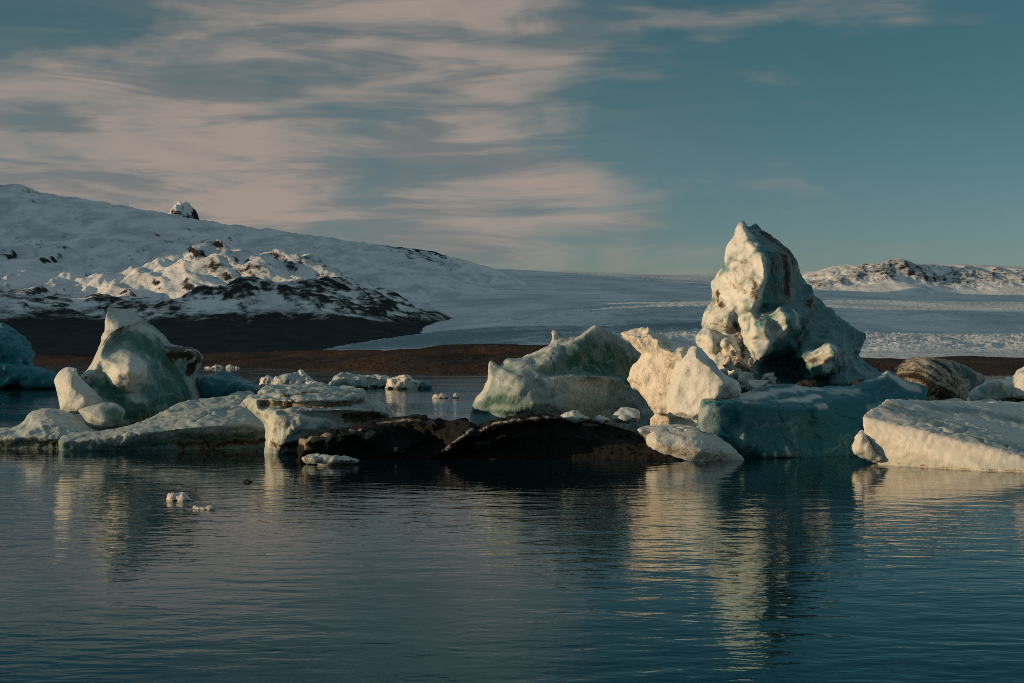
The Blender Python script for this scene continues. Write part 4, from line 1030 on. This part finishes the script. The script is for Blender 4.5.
# the little rock horn on the far snow ridge
hx = (at(183, 210, 8300)[0])
hr = np.sqrt(((q[:, 0] - hx) / 84) ** 2 + ((q[:, 1] - 8300) / 150) ** 2)
hs = at(182, 205, 8300)[2]
horn = np.clip(1.25 - hr, 0, 1)
Zh = hs - 95 + horn * 88 + fine * 46
hm = sstep(1.3, .85, hr)
Z = np.where(hm > 0, np.maximum(Z, Z * (1 - hm) + Zh * hm), Z)
rocky = np.where(hm > .2, -.05, rocky)
grid_mesh('mountain', X, Y, Z.reshape(X.shape), mountain_material('snowy_basalt', 122, 52), rocky)

# glacier: a gently rising sheet of ice
GC = [
    (200, [(358, 2300), (357, 3500), (320, 6500), (300, 11000)]),
    (320, [(357, 2200), (354, 2700), (350, 3300), (318, 5000), (292, 7600), (275, 11000)]),
    (400, [(350, 2000), (344, 2500), (338, 3200), (322, 4200), (298, 6000), (280, 8000), (270, 11000)]),
    (440, [(350, 1900), (345, 2200), (332, 3000), (322, 3800), (300, 5500), (282, 7300), (268, 9500), (272, 12000)]),
    (520, [(350, 1800), (345, 2100), (328, 3000), (312, 4200), (296, 5800), (284, 7500), (271, 9600), (276, 12000)]),
    (600, [(351, 1800), (345, 2100), (328, 3000), (310, 4200), (295, 5800), (284, 7500), (274, 9600), (280, 12000)]),
    (700, [(352, 1800), (344, 2100), (326, 3000), (308, 4200), (294, 5800), (284, 7800), (276, 10000), (274, 13000)]),
    (820, [(357, 1650), (350, 1950), (332, 2700), (315, 3700), (302, 5000), (294, 6800), (291, 8500), (288, 11000)]),
    (930, [(358, 1600), (351, 1900), (334, 2600), (317, 3600), (304, 5000), (297, 6800), (293, 8500), (292, 11000)]),
    (1024, [(359, 1600), (352, 1900), (335, 2600), (318, 3600), (306, 5000), (299, 6800), (296, 8500), (294, 11000)]),
    (1250, [(357, 1650), (349, 1950), (335, 2600), (318, 3600), (306, 5000), (298, 6800), (292, 9500), (290, 11000)]),
]
gcx, gcz = controls(GC)
PX, X, Y = fan(180, 1300, 1100, 1500, 12500, 460, True)
q = np.stack([X.ravel(), Y.ravel()], 1)
Z = rbf(gcx, gcz, q, 150.0)
pxr, Dr = PX.ravel(), Y.ravel()
p3 = np.stack([q[:, 0], q[:, 1], Z * 0], 1)
warp = np.stack([fbm(p3 / 500, 3, 14), fbm(p3 / 500, 3, 19), Z * 0], 1) * 160
zone = fbm((p3 + warp) * np.array([1 / 900, 1 / 500, 1]), 3, 51)
crev = fbm((p3 + warp * .6) * np.array([1 / 42, 1 / 60, 1]), 4, 61, .6, ridged=True)
rough = sstep(-.15, .3, zone) * (.35 + .65 * sstep(5200, 3600, Dr)) + .8 * blob(930, 2500, 260, 600) + .7 * blob(690, 3200, 90, 350)
Z = Z + zone * 14 * sstep(1700, 2600, Dr) + crev * (1.0 + 5.0 * np.clip(rough, 0, 1.3)) * sstep(1550, 2000, Dr)
bl = .25 + .55 * blob(430, 2600, 130, 700) + .35 * blob(700, 3000, 120, 500) - .3 * blob(960, 2350, 200, 300) + .2 * np.clip(rough, 0, 1)
grid_mesh('glacier', X, Y, Z.reshape(X.shape), glacier_material(), np.clip(bl, 0, 1))

# far ridge on the right, beyond the glacier
RC = [
    (640, [(310, 8200), (290, 9200), (275, 10500), (285, 13000)]),
    (760, [(298, 8400), (290, 9000), (280, 9800), (285, 13000)]),
    (805, [(294, 8400), (284, 8900), (275, 9400), (280, 13000)]),
    (835, [(294, 8300), (280, 8800), (266, 9300), (272, 13000)]),
    (870, [(294, 8200), (280, 8700), (265, 9200), (270, 13000)]),
    (905, [(295, 8000), (282, 8500), (262, 9000), (268, 13000)]),
    (922, [(295, 7950), (288, 8150), (266, 9100)]),
    (950, [(297, 8200), (284, 8800), (265, 9300), (268, 13000)]),
    (985, [(298, 8200), (284, 8700), (266, 9300), (270, 13000)]),
    (1024, [(298, 8100), (284, 8600), (271, 9200), (275, 13000)]),
    (1150, [(300, 8100), (286, 8600), (275, 9200), (278, 13000)]),
    (1400, [(300, 8100), (286, 8600), (270, 9200), (275, 13000)]),
]
rcx, rcz = controls(RC)
PX, X, Y = fan(600, 1400, 900, 7700, 12500, 260)
q = np.stack([X.ravel(), Y.ravel()], 1)
Z = rbf(rcx, rcz, q, 80.0)
pxr, Dr = PX.ravel(), Y.ravel()
p3 = np.stack([q[:, 0], q[:, 1], Z * 0], 1)
gul = fbm(p3 * np.array([1 / 210, 1 / 420, 1]), 5, 71, .55, ridged=True)
cl = sstep(8350, 8700, Dr) * sstep(9350, 9100, Dr) * sstep(790, 815, pxr)
Z = Z + cl * (gul - .25) * 34
rocky = cl * (.35 + .5 * sstep(-.3, .5, gul))
grid_mesh('far_ridge', X, Y, Z.reshape(X.shape), mountain_material('far_snowy_basalt', -200, 30, slope_lo=.38, slope_hi=.7), rocky)

# unseen ridge added past the left edge, its crest shaped to shade the glacier
X, Y = np.meshgrid(np.linspace(-7000, -2700, 130), np.linspace(300, 9000, 260))
crest = np.interp(Y, [300, 800, 1000, 1500, 1750, 3000, 3230, 3800, 3980, 5000, 6500, 7000, 8200, 9000], [-60, -40, 630, 660, 880, 900, 190, 190, 950, 1500, 1500, 1000, 300, 0])
p3 = np.stack([X.ravel(), Y.ravel(), X.ravel() * 0], 1)
Z = crest * np.exp(-(np.abs(X + 4700) / 1150) ** 2.4) + (fbm(p3 / 500, 5, 95, .5, ridged=True).reshape(X.shape) - .4) * 60 * np.exp(-((X + 4700) / 1500) ** 2) - 12
grid_mesh('mountain', X, Y, Z, mountain_material('shade_ridge_basalt', 118, 34))

# brown moraine between the lagoon and the mountain
PX, X, Y = fan(-900, 1900, 700, 180, 3600, 260, True)
pxr, Dr = PX.ravel(), Y.ravel()
shore = np.interp(pxr, [-900, 0, 120, 240, 440, 520, 1000, 1900], [1300, 1000, 850, 520, 300, 290, 280, 260])
p3 = np.stack([X.ravel(), Y.ravel(), X.ravel() * 0], 1)
top = np.interp(Dr, [0, 1500, 2600, 3600], [9, 9.5, 16, 18])
Z = -3 + sstep(-.12, .12, np.log(Dr / shore)) * 4.2 + sstep(0.05, 1.0, np.log(Dr / shore)) * (top - 2)
Z = Z * np.where(Z > 0, .82, 1)
Z = Z * np.where(Z > 0, 1 - .75 * sstep(560, 760, pxr), 1)
land = sstep(-.02, .25, np.log(Dr / shore))
Z = Z + land * (fbm(p3 * np.array([1 / 90, 1 / 200, 1]), 5, 81) * 7.5 + fbm(p3 / 40, 4, 83) * 2.2 * sstep(700, 1300, Dr)) + land * 1.2
grid_mesh('shore', X, Y, Z.reshape(X.shape), shore_material())

# lagoon water and the ground under everything
xs = np.array([-1, 1.0]); 
X, Y = np.meshgrid(np.linspace(-3000, 3000, 3), np.linspace(-400, 2600, 3))
grid_mesh('water', X, Y, X * 0, water_material())
X, Y = np.meshgrid(np.linspace(-30000, 30000, 5), np.linspace(-30000, 30000, 5))
grid_mesh('ground', X, Y, X * 0 - 8, shore_material())
# ------------------------------------------------------------------ sky, sun, camera
SKY_STRENGTH = 0.11
world = bpy.data.worlds.new('World')
scene.world = world
world.use_nodes = True
t = NT(world.node_tree)
sky = t.n('ShaderNodeTexSky', sky_type='NISHITA', sun_disc=False, sun_elevation=SUN_EL, sun_rotation=SUN_AZ, altitude=50, air_density=1.0, dust_density=0.6, ozone_density=1.5)
gen = t.n('ShaderNodeTexCoord').outputs['Generated']
sp = t.n('ShaderNodeSeparateXYZ'); t.l(gen, sp.inputs[0])
x, y, z = sp.outputs
tint = t.mix(t.ramp(z, 0.0, 0.22), (0.58, 0.70, 1.0), (0.32, 0.56, 0.58))
tint = t.mix(t.ramp(z, 0.22, 0.40), tint, (0.18, 0.56, 0.62))
base = t.mix(1.0, sky.outputs[0], tint, 'MULTIPLY')
az = t.math('ARCTAN2', x, y)
cm = t.n('ShaderNodeCombineXYZ')
t.l(t.math('MULTIPLY', az, 10.0), cm.inputs[0]); t.l(t.math('MULTIPLY', z, 26.0), cm.inputs[1])
pl = cm.outputs[0]
n1 = t.noise(t.mapping(pl, (0.45, 0.42, 1), (0, 0, .25), (3.1, 1.7, 0)), 1.0, 6, 0.55, 0.6)
n2 = t.noise(t.mapping(pl, (1.0, 1.15, 1), (0, 0, -.12), (7, 2, 0)), 1.0, 6, 0.52, 0.35)
n3 = t.noise(t.mapping(pl, (0.6, 1.7, 1), (0, 0, -.15), (1, 9, 0)), 1.0, 7, 0.6, 0.6)


def bank(px, py, sx, sy, amp):
    """a bank (or a gap) of cloud round one direction of the sky"""
    a = t.math('DIVIDE', t.math('SUBTRACT', az, math.atan((px - 512) / F)), sx / F)
    e = t.math('DIVIDE', t.math('SUBTRACT', z, (360 - py) / F), sy / F)
    q = t.math('ADD', t.math('POWER', t.math('ABSOLUTE', a), 2.0), t.math('POWER', t.math('ABSOLUTE', e), 2.0))
    return t.math('MULTIPLY', t.math('EXPONENT', t.math('MULTIPLY', q, -1.0)), amp)


cov = t.math('ADD', -.018, t.math('ADD', t.math('MULTIPLY', n1, .44), t.math('MULTIPLY', n2, .60)))
for b_ in ((330, 100, 300, 90, .17), (260, 215, 420, 45, .16), (420, 20, 240, 50, .12), (500, 130, 110, 120, .10), (60, 200, 200, 60, .08), (80, 40, 110, 38, -.16),
           (560, 190, 120, 12, .10), (610, 220, 90, 8, .10), (850, 120, 260, 150, -.14), (-250, 150, 250, 140, .10), (880, 18, 180, 9, .13), (660, 34, 120, 8, .10), (640, 0, 90, 30, -.10), (780, 0, 110, 14, -.12), (715, 48, 30, 9, .13), (910, 38, 40, 10, .08)):
    cov = t.math('ADD', cov, bank(*b_))
dens = t.ramp(cov, .44, .75)
dens = t.math('MULTIPLY', dens, t.ramp(az, -1.2, -0.7))
dens = t.math('MULTIPLY', dens, t.ramp(z, .03, .08))
dens = t.math('MULTIPLY', dens, .84)
dens = t.math('MAXIMUM', dens, bank(280, 130, 300, 130, .30))
over = t.math('MULTIPLY', t.ramp(t.math('ADD', z, t.math('MULTIPLY', t.math('SUBTRACT', n1, .5), .3)), .42, .7), .62)  # unseen cloud deck overhead, added to brighten everything in shade
cc = t.mix(t.ramp(n3, .38, .58), (1.75, 1.78, 1.78), (3.6, 2.85, 2.42))
fin = t.mix(dens, base, cc)
fin = t.mix(over, fin, (2.35, 2.95, 3.0))
bg = t.n('ShaderNodeBackground'); t.l(fin, bg.inputs[0]); bg.inputs[1].default_value = SKY_STRENGTH
o = t.n('ShaderNodeOutputWorld'); t.l(bg.outputs[0], o.inputs[0])

ld = bpy.data.lights.new('sun', 'SUN')
ld.energy = 4.0
ld.angle = math.radians(0.5)
ld.color = (1.0, 0.66, 0.36)
lo = bpy.data.objects.new('sun', ld)
COL.objects.link(lo)
lo.rotation_euler = (-SUN).to_track_quat('-Z', 'Y').to_euler()
lo.location = (-60, -30, 40)

cd = bpy.data.cameras.new('camera')
cd.sensor_width = 36.0
cd.lens = 36.0 * F / W
cd.clip_start = 0.1
cd.clip_end = 60000
co_ = bpy.data.objects.new('camera', cd)
COL.objects.link(co_)
co_.location = CAM
co_.rotation_euler = (math.pi / 2 + TH, 0, 0)
scene.camera = co_
scene.view_settings.view_transform = 'Standard'
scene.view_settings.look = 'None'
scene.view_settings.gamma = 1.0
scene.view_settings.exposure = 0.0
scene.render.engine = 'CYCLES'
scene.cycles.use_denoising = False
scene.cycles.max_bounces = 6
scene.cycles.diffuse_bounces = 3
scene.cycles.glossy_bounces = 3
scene.cycles.volume_bounces = 0
scene.cycles.sample_clamp_indirect = 2.0
scene.cycles.filter_width = 0.9
